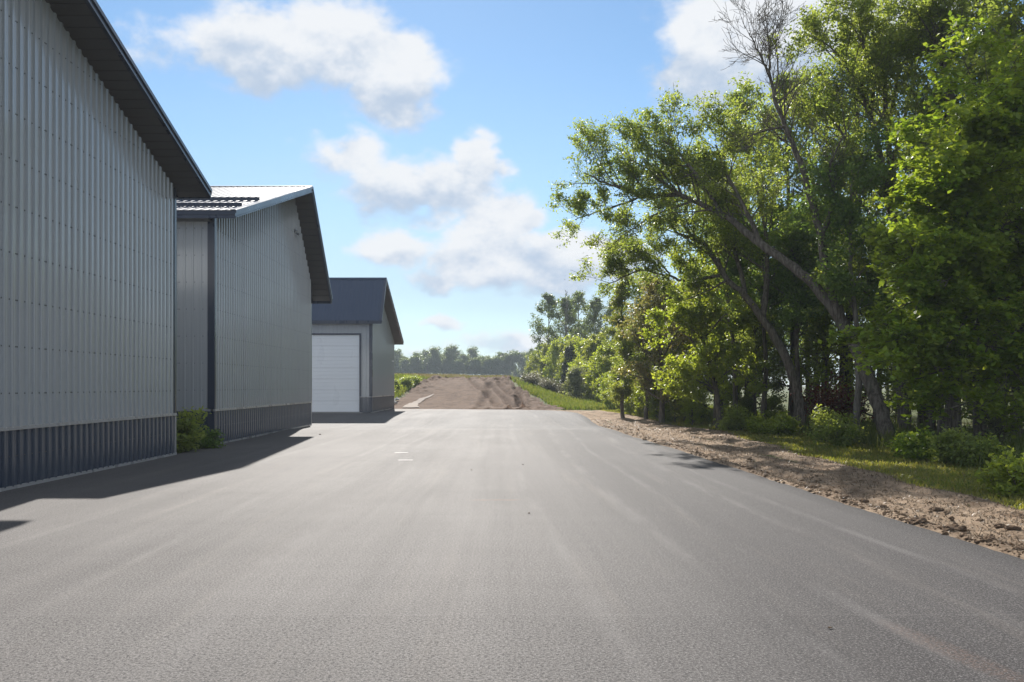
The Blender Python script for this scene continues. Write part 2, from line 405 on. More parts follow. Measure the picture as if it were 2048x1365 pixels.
M['brush'] = mat('grey_brush', leaf([(.16, .14, .095), (.22, .19, .14), (.13, .14, .06)], .3, (1.1, 1.1, .9), .04))
# ------------------------------------------------------------------ the ground
def edge_x(Y): return np.interp(Y, [-30, 8.5, 12.4, 17.6, 24, 30.75, 34, 45, 54, 57, 60, 62, 63, 64.2], [5.5, 4.92, 4.75, 4.6, 4.4, 4.05, 3.95, 4.25, 4.4, 4.1, 3.2, .6, -3.5, -8.8])
def grass_x(Y): return np.interp(Y, [-30, 5, 12.15, 15.7, 22.2, 31.7, 40.4, 50, 60], [7.2, 7.1, 7.0, 6.95, 7.3, 7.8, 7.5, 7.3, 6.6])
def ramp_r(Y): return np.interp(Y, [55, 60, 64, 74.5, 81, 91, 97, 140, 400], [4.4, 4.0, 3.7, 2.8, 1.5, .6, .3, 0, 0])
def height(x, y):
    x = np.asarray(x, float); y = np.asarray(y, float)
    lot = .045 * np.exp(-((y - 33.0) / 2.0) ** 2) - .10 * np.exp(-((y - 40.5) / 4.5) ** 2)
    lot = lot * sstep(30, 12, np.abs(x))
    pl = 2.35 * sstep(64.5, 97, y) + .0125 * np.clip(y - 97, 0, 300) + .25 * sstep(60, 75, y) * sstep(-8.5, -11, x)
    side = 1 - sstep(0, 6.5, x - ramp_r(y))
    woods = .35 * sstep(10, 30, x) * fbm(x * .11, y * .11, 3, 2) * 2
    return lot + pl * side + woods

def grid(xs, ys, zf):
    X, Y = np.meshgrid(xs, ys); Z = zf(X, Y)
    v = np.stack([X, Y, Z], -1).reshape(-1, 3)
    n, m = len(ys), len(xs); i = np.arange(n * m).reshape(n, m)
    f = np.stack([i[:-1, :-1], i[:-1, 1:], i[1:, 1:], i[1:, :-1]], -1).reshape(-1, 4)
    return v, f
def warped(us, ys, xf, zf):           # rows along y, each from xf(0, y) to xf(1, y)
    U, Y = np.meshgrid(us, ys); X = xf(U, Y); Z = zf(X, Y, U)
    v = np.stack([X, Y, Z], -1).reshape(-1, 3)
    n, m = len(ys), len(us); i = np.arange(n * m).reshape(n, m)
    f = np.stack([i[:-1, :-1], i[:-1, 1:], i[1:, 1:], i[1:, :-1]], -1).reshape(-1, 4)
    return v, f
xs = np.concatenate([[-2500, -1400, -800, -400, -200, -120, -80], np.arange(-60, 46, 1.0), [50, 60, 80, 120, 200, 400, 800, 1400, 2500]])
ys = np.concatenate([[-1500, -800, -400, -200, -100, -60], np.arange(-40, 130, 1.0), np.arange(130, 420, 8.0), [500, 700, 1000, 1600, 2500, 3500]])
def under_ramp(x, y): return .45 * sstep(-8.6, -7.6, x) * sstep(.2, 1.2, ramp_r(y) - x) * sstep(64, 66, y) * sstep(96.5, 95, y)
v, f = grid(xs, ys, lambda x, y: height(x, y) - .06 - under_ramp(x, y))
tag(add_mesh('ground', v, f, M['turf'], None, True), 'grassy earth under the field and the woods', kind='structure')

us = np.concatenate([np.linspace(0, .55, 30, endpoint=False), np.linspace(.55, 1, 60)])
ys = np.concatenate([np.arange(-30, 24, 1.0), np.arange(24, 64.3, .4)])
def edge_wob(y): return edge_x(y) + .10 * fbm(y * .9, y * 0 + 3, 4, 1) + .05 * fbm(y * 4, y * 0 + 7, 3, 2)
ux = np.append(us, 1.0)               # the last column drops down as the cut edge of the mat
v, f = warped(ux, ys, lambda U, Y: -48 + U * (edge_wob(Y) + 48), lambda X, Y, U: height(X, Y))
v = v.reshape(len(ys), len(ux), 3); v[:, -1, 2] -= .09; v[:, -1, 0] += .015; v = v.reshape(-1, 3)
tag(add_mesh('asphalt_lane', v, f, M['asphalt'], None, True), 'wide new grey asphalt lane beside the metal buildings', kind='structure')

# bare soil strip between the asphalt and the grass
def verge_z(X, Y, U):
    edge = np.sin(np.pi * np.clip(U, 0, 1)) ** .5
    z = height(X, Y) + .005 + .08 * fbm(X * 1.3, Y * .9, 4, 3) * edge + .022 * fbm(X * 5, Y * 3.2, 4, 4) + .022 * fbm(X * 17, Y * 13, 3, 5)
    z += .028 * np.exp(-((U - .06) / .06) ** 2) * (.5 + 1.6 * np.clip(fbm(Y * 1.7, X * .5, 4, 6) + .25, 0, 1))   # windrow of clods along the mat
    for u0, w in ((.22, .05), (.40, .045), (.63, .06), (.74, .05)):
        u1 = u0 + .05 * np.sin(Y * .13 + u0 * 9)
        z -= .055 * np.exp(-((U - u1) / w) ** 2)
        z += .018 * np.exp(-((U - u1) / w) ** 2) * np.sign(np.sin(Y * 34 + U * 40))
    z = np.maximum(z, height(X, Y) + .012 + .02 * vnoise(X * 9, Y * 7, 2)) * sstep(.10, .04, U) + z * (1 - sstep(.10, .04, U))
    z = (height(X, Y) - .02) + (z - height(X, Y) + .02) * sstep(-.036, .03, U)
    return z - .05 * sstep(.9, 1.05, U)
ys = np.concatenate([np.arange(-2, 6, .3), np.arange(6, 24, .06), np.arange(24, 40, .10), np.arange(40, 60.5, .2)])
v, f = warped(np.linspace(-.035, 1.05, 70), ys, lambda U, Y: edge_wob(Y) + U * (grass_x(Y) + .5 * fbm(Y * .6, Y * 0, 4, 5) - edge_wob(Y)), verge_z)
tag(add_mesh('dirt_verge', v, f, M['verge'], None, True), 'strip of rutted bare soil along the right edge of the asphalt', kind='structure')

# bare soil ramp at the end of the lane
def ramp_l(Y): return np.interp(Y, [60, 64, 66, 80, 92, 98], [-9.6, -9.6, -9.2, -8.7, -8.3, -8.1])
def ramp_z(X, Y, U):
    z = height(X, Y) + .03 + .16 * fbm(X * .7, Y * .35, 4, 1) + .09 * fbm(X * 2.5, Y * 1.3, 4, 2)
    rough = np.clip(sstep(.30, .05, U) * sstep(72, 86, Y) + sstep(.7, .95, U) * .8 + sstep(90, 96, Y) * .9, 0, 1.2)
    z += rough * (.55 * fbm(X * 1.1, Y * .55, 4, 3) + .3 * fbm(X * 3.4, Y * 1.7, 3, 4) + .10)
    for x0, c1, c2, ph in ((-4.2, .155, -.0008, 0), (-2.8, .15, -.0012, .4), (-1.0, .05, .0012, 1), (.9, .03, -.001, 2), (2.0, -.02, -.0006, 3), (-.6, -.10, .0021, 0)):
        t = 96 - Y; xc = x0 + c1 * t + c2 * t * t + .12 * np.sin(Y * .35 + ph)
        g = np.exp(-((X - xc) / .26) ** 2)
        z += -.15 * g + .11 * np.exp(-((np.abs(X - xc) - .5) / .17) ** 2) + .035 * g * np.sign(np.sin(Y * 9))
    z -= .10 * (sstep(.06, 0, U) + sstep(.94, 1, U)) * sstep(66, 68, Y)
    q = Y - np.interp(X, [-8.8, -3.5, .6, 3.2, 4.1], [64.2, 63, 62, 60, 57])        # distance past the end of the asphalt
    h0 = height(X, Y)
    return h0 - .03 + (np.where(q < 4, np.maximum(z, h0 + .03 + .05 * vnoise(X * 3, Y * 3, 4)), z) - h0 + .03) * sstep(-.8, 1.6, q)
ys = np.arange(60.6, 98.2, .16)
def ramp_x(U, Y):
    near = sstep(65.2, 62, Y)
    lx = ramp_l(Y) + .9 * fbm(Y * .35, Y * 0 + 2, 3, 2); rx = ramp_r(Y) + 1.0 * fbm(Y * .35, Y * 0 + 9, 4, 3)
    lx = lx + near * (edge_x(Y) - .25 - .5 * vnoise(Y * 2.3, Y * 0, 3) - lx)
    return lx + U * (np.maximum(rx, lx + .3) - lx)
v, f = warped(np.linspace(0, 1, 90), ys, ramp_x, ramp_z)
tag(add_mesh('dirt_ramp', v, f, M['ramp'], None, True), 'bare brown soil ramp with tyre tracks beyond the asphalt', kind='structure')

# pale curved track on the ramp, and a sliver of the same sand nearer the building
def strip(name, pts, label):
    vv, ff = [], []
    pts = np.array(pts); t = np.linspace(0, len(pts) - 1, 40)
    yl = np.interp(t, range(len(pts)), pts[:, 0]); xl = np.interp(t, range(len(pts)), pts[:, 1]); xr = np.interp(t, range(len(pts)), pts[:, 2])
    xl = xl + .12 * fbm(yl * 1.2, yl * 0, 3, 1); xr = xr + .12 * fbm(yl * 1.2, yl * 0 + 5, 3, 2)
    for k in range(40):
        for s in range(6):
            x = xl[k] + (xr[k] - xl[k]) * s / 5
            vv.append((x, yl[k], 0)); 
    vv = np.array(vv); vv[:, 2] = ramp_z(vv[:, 0], vv[:, 1], .5 + 0 * vv[:, 0]) + .05 + .03 * fbm(vv[:, 0] * 3, vv[:, 1] * 3, 3, 2)
    ff = np.array([(k * 6 + s, k * 6 + s + 1, k * 6 + s + 7, k * 6 + s + 6) for k in range(39) for s in range(5)])
    tag(add_mesh(name, vv, ff, M['sand'], None, True), label, kind='structure')
strip('sand_path', [(64.6, -7.35, -6.1), (67.5, -7.55, -6.55), (70.5, -7.5, -6.75), (73.5, -7.1, -6.6), (76.0, -6.6, -6.3), (78, -6.25, -6.1)], 'pale sandy curved track climbing the left of the soil ramp')

# two short white paint dashes on the asphalt
for (px, py, w), lb in (((803, 906, 27), 'short white paint dash on the asphalt, the farther of two'), ((811, 921, 29), 'short white paint dash on the asphalt, the nearer of two')):
    g = G(px, py); w = w / FPX * g.y
    o = MB(); o.v = [(-w / 2, -.025, 0), (w / 2, -.015, 0), (w / 2, .03, 0), (-w / 2, .02, 0)]; o.f = [(0, 1, 2, 3)]
    o = o.build('paint_dash', M['paint']); o.location = (g.x, g.y, float(height(g.x, g.y)) + .006)
    tag(o, lb, 'paint mark', 'white paint dashes')
# ------------------------------------------------------------------ metal buildings
RIB = .2286; PANEL = RIB * 4
def rib_profile(width, hr=.036):               # (along, out) points of ribbed sheet: one high rib and two low ones every nine inches
    pts = []; x = 0.0
    base = [(0, 0), (.022, 0), (.033, hr), (.077, hr), (.088, 0), (.145, 0), (.152, hr * .13), (.172, hr * .13), (.179, 0)]
    while x < width - 1e-6:
        for (a, o) in base:
            if x + a <= width + 1e-6: pts.append((x + a, o))
        x += RIB
    pts.append((width, 0)); return pts
def wall_sheets(parent, name, m, origin, along, normal, length, zb, zt, hr=.036):
    """ribbed sheets side by side; zb/zt give bottom and top height at a distance along the wall"""
    along = Vector(along); normal = Vector(normal); s = 0.0; cache = {}
    while s < length - .02:
        w = min(PANEL, length - s); prof = rib_profile(w, hr)
        zs = [(zb(s + a), zt(s + a)) for a, o in prof]
        key = (round(w, 4),) + tuple(round(q, 4) for z in zs for q in z)
        if key not in cache:
            vv, ff = [], []
            for (a, o), (z0, z1) in zip(prof, zs):
                q = along * a + normal * o; vv += [(q.x, q.y, z0), (q.x, q.y, z1)]
            for k in range(len(prof) - 1): ff.append((2 * k, 2 * k + 2, 2 * k + 3, 2 * k + 1))
            me = bpy.data.meshes.new(name); me.from_pydata(vv, [], ff); me.materials.append(m); cache[key] = me
        link(name, cache[key], parent, Vector(origin) + along * (s + .0) + normal * (.0015 * (int(s / PANEL) % 2)))
        s += PANEL
def screw_rows(parent, origin, along, normal, length, rows, zt):
    """hex heads beside every rib, two where sheets lap"""
    o3 = Vector(origin); al = Vector(along); no = Vector(normal); B = MB()
    k = 0; s = 0.0
    while s < length:
        for d in ([.185, .226] if k % 4 == 3 else [.226]):
            for z in rows:
                if s + d < length and z < zt(s + d) - .08:
                    c = o3 + al * (s + d) + Vector((0, 0, z)); i = len(B.v); r = .013
                    for off in (0.0, .007):
                        for q in range(5):
                            a = q * 2 * math.pi / 5; rr = r if off == 0 else r * .8
                            B.v.append(tuple(c + al * (math.cos(a) * rr) + Vector((0, 0, math.sin(a) * rr)) + no * (off + .001)))
                    B.f += [(i + q, i + (q + 1) % 5, i + 5 + (q + 1) % 5, i + 5 + q) for q in range(5)] + [tuple(i + 5 + q for q in range(5))]
        s += RIB; k += 1
    o = B.build('screw', M['screw'], parent); o['kind'] = 'stuff'

def roof_sheets(parent, xr, xl, y0, z0, y1, z1, seen, hr=.017):
    """ribbed roofing on the slope from the eave (y0,z0) up to the ridge (y1,z1); single sheets for the metres in view, one piece beyond"""
    L = math.hypot(y1 - y0, z1 - z0); up = Vector((0, (y1 - y0) / L, (z1 - z0) / L)); nrm = Vector((0, -up.z, up.y))
    if nrm.z < 0: nrm = -nrm
    def mesh(w, name):
        prof = rib_profile(w, hr); vv, ff = [], []
        for a, o in prof:
            p = Vector((-a, 0, 0)) + nrm * (o + .012)
            vv += [tuple(p - up * .05), tuple(p + up * (L - .02))]
        for k in range(len(prof) - 1): ff.append((2 * k, 2 * k + 1, 2 * k + 3, 2 * k + 2))
        me = bpy.data.meshes.new(name); me.from_pydata(vv, [], ff); me.materials.append(M['roof']); return me
    n = int(seen / PANEL); me = mesh(PANEL, 'roof_sheet')
    for k in range(n): link('roof_sheet', me, parent, (xr - k * PANEL, y0, z0), None)
    rest = xr - n * PANEL - xl
    if rest > 0: link('roof_field', mesh(rest, 'roof_field'), parent, (xr - n * PANEL, y0, z0))

def building(name, label, xw, xo, xl, w0, w1, e0, ap, e1, t=.20, doors=(), seen=7.5, hr=.017):
    """lane wall at x=xw from y=w0 to w1, ridge running in x; e0, ap, e1 are (y, z) of near eave, ridge, far eave on top of the roof"""
    B = thing(name, label, 'warehouse', (0, 0, 0))
    def top(y): return e0[1] + (ap[1] - e0[1]) * (y - e0[0]) / (ap[0] - e0[0]) if y < ap[0] else ap[1] + (e1[1] - ap[1]) * (y - ap[0]) / (e1[0] - ap[0])
    def under(y): return top(y) - t
    WH = .97; tw = .10
    # lane wall: upper sheets, wainscot sheets, trims
    L = w1 - w0 - 2 * tw + .06
    zt = lambda s: under(w0 + tw - .03 + s) + .01
    wall_sheets(B, 'wall_panel', M['siding'], (xw, w0 + tw - .03, 0), (0, 1, 0), (1, 0, 0), L, lambda s: WH, zt)
    wall_sheets(B, 'wainscot_panel', M['navy'], (xw, w0 + tw - .03, 0), (0, 1, 0), (1, 0, 0), L, lambda s: .04, lambda s: WH - .03)
    rows = [.52] + [WH + .55 + .745 * k for k in range(12)]
    screw_rows(B, (xw + .002, w0 + tw - .03, 0), (0, 1, 0), (1, 0, 0), L, rows, zt)
    # near wall
    Ln = xw - xl; zn = under(w0) - .0
    f0 = [0.0]
    segs = []                         # (start, end) distances from the lane corner, leaving out the doors
    last = tw - .02
    for d0, d1, dh in doors: segs.append((last, d0, WH, None)); segs.append((d0, d1, None, dh)); last = d1
    segs.append((last, Ln, WH, None))
    for a, b, wh, dh in segs:
        b2 = min(b, a + 9.0)
        if wh:
            wall_sheets(B, 'wall_panel', M['siding'], (xw - a, w0, 0), (-1, 0, 0), (0, -1, 0), b2 - a, lambda s: WH, lambda s: zn, .014)
            wall_sheets(B, 'wainscot_panel', M['navy'], (xw - a, w0, 0), (-1, 0, 0), (0, -1, 0), b2 - a, lambda s: .04, lambda s: WH - .03, .014)
            MB().box((xw - b2, w0 - .045, WH - .035), (xw - a, w0 + .03, WH + .02)).build('wainscot_cap', M['flash'], B)
            MB().box((xw - b2, w0 - .040, .0), (xw - a, w0 + .03, .05)).build('base_trim', M['trim'], B)
            screw_rows(B, (xw - a, w0 - .002, 0), (-1, 0, 0), (0, -1, 0), b2 - a, rows, lambda s: zn)
            if b > b2: MB().box((xl, w0, -.2), (xw - b2, w0 + .1, zn)).build('wall', M['siding'], B)
        else:
            wall_sheets(B, 'wall_panel', M['siding'], (xw - a, w0, 0), (-1, 0, 0), (0, -1, 0), b2 - a, lambda s: dh + .09, lambda s: zn, .014)
    # far and left walls, never in view from the lane
    MB().box((xl, w1 - .08, -.2), (xw - .03, w1, under(w1))).build('wall', M['siding'], B)
    m = MB(); n = 24; ysl = [w0 + (w1 - w0) * k / n for k in range(n + 1)]
    m.v = [(xl, y, -.2) for y in ysl] + [(xl, y, under(y)) for y in ysl]
    m.f = [(k, k + 1, n + 2 + k, n + 1 + k) for k in range(n)]; m.build('wall', M['siding'], B)
    # concrete footing line, base trim and wainscot cap on the lane side
    MB().box((xl, w0 + .04, -.25), (xw - .02, w1 - .04, .035)).build('footing', M['concrete'], B)
    MB().box((xw - .02, w0 - .03, WH - .035), (xw + .050, w1 + .03, WH - .012)).box((xw - .02, w0 - .03, WH - .012), (xw + .034, w1 + .03, WH + .024)).build('wainscot_cap', M['flash'], B)
    MB().box((xw - .02, w0 - .028, .0), (xw + .036, w1 + .028, .052)).build('base_trim', M['flash'], B)
    # corner posts of folded trim
    for yc, s in ((w0, 1), (w1, -1)):
        c = MB().box((xw - .17 if s > 0 else xw - .1, min(yc - .03 * s, yc), WH + .024), (xw + .028, max(yc - .03 * s, yc), under(yc) + .02))
        c.box((xw - .02, min(yc, yc + .10 * s), WH + .024), (xw + .0281, max(yc, yc + .10 * s), under(yc) - .0))
        c.build('corner_trim', M['trim'], B)
        c = MB().box((xw - .17 if s > 0 else xw - .1, min(yc - .026 * s, yc), .052), (xw + .025, max(yc - .026 * s, yc), WH - .036))
        c.box((xw - .02, min(yc, yc + .06 * s), .052), (xw + .0251, max(yc, yc + .06 * s), WH - .036))
        c.build('corner_trim', M['trim'] if s > 0 else M['flash'], B)
    # roof
    roof_sheets(B, xo - .02, xl - .6, e0[0], e0[1], ap[0], ap[1], seen, hr)
    roof_sheets(B, xo - .02, xl - .6, e1[0], e1[1], ap[0], ap[1], 0)
    # ridge cap
    m = MB()
    for (e, s) in ((e0, -1), (e1, 1)):
        L2 = math.hypot(ap[0] - e[0], ap[1] - e[1]); d = Vector((0, (e[0] - ap[0]) / L2, (e[1] - ap[1]) / L2)); nn = Vector((0, d.z, -d.y)); nn = nn if nn.z > 0 else -nn
        m.prism([nn * .045, nn * .052, d * .16 + nn * .052, d * .16 + nn * .030, d * .15 + nn * .040], (xo + .01, ap[0], ap[1]), (xl - .6, ap[0], ap[1]))
    m.build('ridge_cap', M['roof'], B)
    # rake: soffit planks, fascia with drip edge, both slopes
    for (e, s) in ((e0, 1), (e1, -1)):
        L2 = math.hypot(ap[0] - e[0], ap[1] - e[1]); d = Vector((0, (ap[0] - e[0]) / L2, (ap[1] - e[1]) / L2))
        nn = Vector((0, -d.z, d.y)); nn = nn if nn.z > 0 else -nn
        n = max(1, int(round(L2 / .305))); st = L2 / n
        me = bpy.data.meshes.new('soffit_plank'); q = MB()
        q.prism([d * .004 + nn * .0, d * (st - .004) + nn * .0, d * (st - .012) - nn * .012, d * .012 - nn * .012], (xw - .06, 0, 0), (xo - .03, 0, 0))
        me.from_pydata(q.v, [], q.f); me.materials.append(M['soffit'])
        off = nn * (-t * .92 * abs(d.y))
        for k in range(n): link('soffit_plank', me, B, Vector((0, e[0], e[1])) + d * (st * k) + off)
        o2 = MB().prism([nn * -.012 + d * 0, nn * -.16 * 1 + d * 0, nn * -.16 + d * .0 + Vector((-.02, 0, 0)), nn * -.012 + Vector((-.02, 0, 0))], (xo, e[0], e[1]), (xo, ap[0], ap[1]))
        o2.build('fascia', M['trim'], B)
        MB().prism([Vector((-.13, 0, 0)) + nn * .040, Vector((.012, 0, 0)) + nn * .040, Vector((.030, 0, 0)) + nn * .022, Vector((.030, 0, 0)) + nn * -.055, Vector((.0, 0, 0)) + nn * -.055, Vector((.0, 0, 0)) + nn * .014, Vector((-.13, 0, 0)) + nn * .014],
                   (xo, e[0], e[1]), (xo, ap[0], ap[1])).build('rake_trim', M['trim'], B)
        MB().prism([Vector((.018, 0, 0)) + nn * -.150, Vector((.018, 0, 0)) + nn * -.178, Vector((-.05, 0, 0)) + nn * -.190, Vector((-.05, 0, 0)) + nn * -.172, Vector((.002, 0, 0)) + nn * -.164, Vector((.002, 0, 0)) + nn * -.150],
                   (xo, e[0], e[1]), (xo, ap[0], ap[1])).build('rake_lip', M['trim'], B)
        # eave: fascia, flat soffit
        yw = w0 if s > 0 else w1
        MB().box((xl - .6, min(e[0] - .0 * s, e[0] + .03 * s), e[1] - t), (xo - .0, max(e[0], e[0] + .03 * s), e[1] - .005)).build('eave_fascia', M['trim'], B)
        MB().box((xl - .6, min(e[0] - .022 * s, e[0]), e[1] - .10), (xo + .012, max(e[0] - .022 * s, e[0]), e[1] + .018)).build('eave_drip', M['trim'], B)
        MB().box((xl - .6, min(e[0] + .03 * s, yw), e[1] - t), (xw - .06, max(e[0] + .03 * s, yw), e[1] - t + .012)).build('eave_soffit', M['soffit'], B)
    # boxed end of the eaves where the rake meets them
    return B, top, under

b1, _, _ = building('grey_metal_warehouse', 'nearest grey ribbed metal building at the left edge of the photo', -7.84, -7.13, -34, 8.9, 21.38,
                    (8.2, 5.35), (12.0, 9.45), (21.83, 6.375), seen=0)
b2, top2, und2 = building('grey_metal_warehouse', 'middle grey metal building with sunlit roof and snow rails', -8.03, -7.30, -34, 24.84, 37.25,
                    (24.33, 6.37), (34.13, 9.17), (37.98, 5.30), seen=7.4)
b3, top3, und3 = building('grey_metal_warehouse', 'farthest grey metal building with white overhead door and dark steep roof', -8.08, -7.45, -30, 54.7, 65.5,
                    (54.3, 5.58), (56.5, 8.39), (66.0, 4.85), doors=((.71, 5.0, 4.74),), seen=7.4, hr=.009)

# snow rails on the middle roof
for yy, xr in ((25.45, -7.44), (27.5, -7.50)):
    z = top2(yy); m = MB()
    m.prism([(0, 0, .035), (0, .012, .03), (0, .02, .125), (0, -.005, .13)], (xr, yy, z), (-15, yy, z))
    k = 0
    while xr - .06 - k * RIB > -15: m.box((xr - .05 - k * RIB - .055, yy - .02, z + .01), (xr - .05 - k * RIB, yy + .05, z + .075)); k += 1
    m.build('snow_rail', M['trim'], b2)
# small flood lamp under the middle gable
p = P(588, 463, FPX * 8.03 / (VX - 588)); p.x = -8.03
m = MB().box((p.x, p.y - .05, p.z - .05), (p.x + .05, p.y + .05, p.z + .08)); m.build('lamp_plate', M['steel'], b2)
m = MB().box((p.x + .05, p.y - .015, p.z - .0), (p.x + .16, p.y + .015, p.z + .03)).prism([(0, -.09, -.03), (0, .09, -.03), (0, .07, .05), (0, -.07, .05)], (p.x + .10, p.y, p.z - .10), (p.x + .22, p.y, p.z - .13)); m.build('flood_lamp', M['steel'], b2)

# overhead door of the far building: seven ribbed sections in a dark frame
xd1, xd0, yd, dh = -8.08 - .71, -8.08 - 5.0, 54.7, 4.74
d = bpy.data.objects.new('overhead_door', None); col.objects.link(d); d.parent = b3
for k in range(7):
    z0 = .05 + (dh - .05) / 7 * k; hsec = (dh - .05) / 7
    prof = [(0, .008), (.006, 0), (hsec * .33, 0), (hsec * .33 + .012, .014), (hsec * .33 + .024, 0), (hsec * .66, 0), (hsec * .66 + .012, .012), (hsec * .66 + .024, 0), (hsec - .014, 0), (hsec - .006, .012)]
    vv = []; ff = []
    for a, o in prof: vv += [(xd0 + .06, yd + .06 + o, z0 + a), (xd1 - .06, yd + .06 + o, z0 + a)]
    for q in range(len(prof) - 1): ff.append((2 * q, 2 * q + 1, 2 * q + 3, 2 * q + 2))
    add_mesh('door_section', vv, ff, M['door'], d)
MB().box((xd0 + .06, yd + .03, .0), (xd1 - .06, yd + .08, .05)).build('bottom_seal', M['seal'], d)
MB().box((-9.40, yd + .035, 2.78), (-9.32, yd + .06, 2.84)).build('door_handle', M['white'], d)
MB().box((xd0 - .06, yd - .03, dh), (xd1 + .06, yd + .11, dh + .09)).box((xd0 - .06, yd - .028, 0), (xd0 + .06, yd + .11, dh)).box((xd1 - .06, yd - .028, 0), (xd1 + .06, yd + .11, dh)).build('door_frame', M['trim'], b3)
MB().box((xd0, yd + .09, 0), (xd1, yd + .12, dh)).build('door_backing', M['seal'], b3)
MB().box((xd0 - .2, yd - .55, -.1), (xd1 + .2, yd + .02, .022)).build('door_apron', M['concrete'], b3)
# small white bracket on the far building's lane wall
p = P(783, 723, FPX * 8.08 / (VX - 783)); MB().box((-8.08, p.y - .12, p.z - .03), (-7.97, p.y + .35, p.z + .04)).build('wall_bracket', M['white'], b3)
# ------------------------------------------------------------------ trees and plants
M['lawn_blade'] = mat('lawn_blade', leaf([(.10, .15, .030), (.14, .18, .036), (.19, .20, .05), (.24, .22, .08)], .45, None, .05))

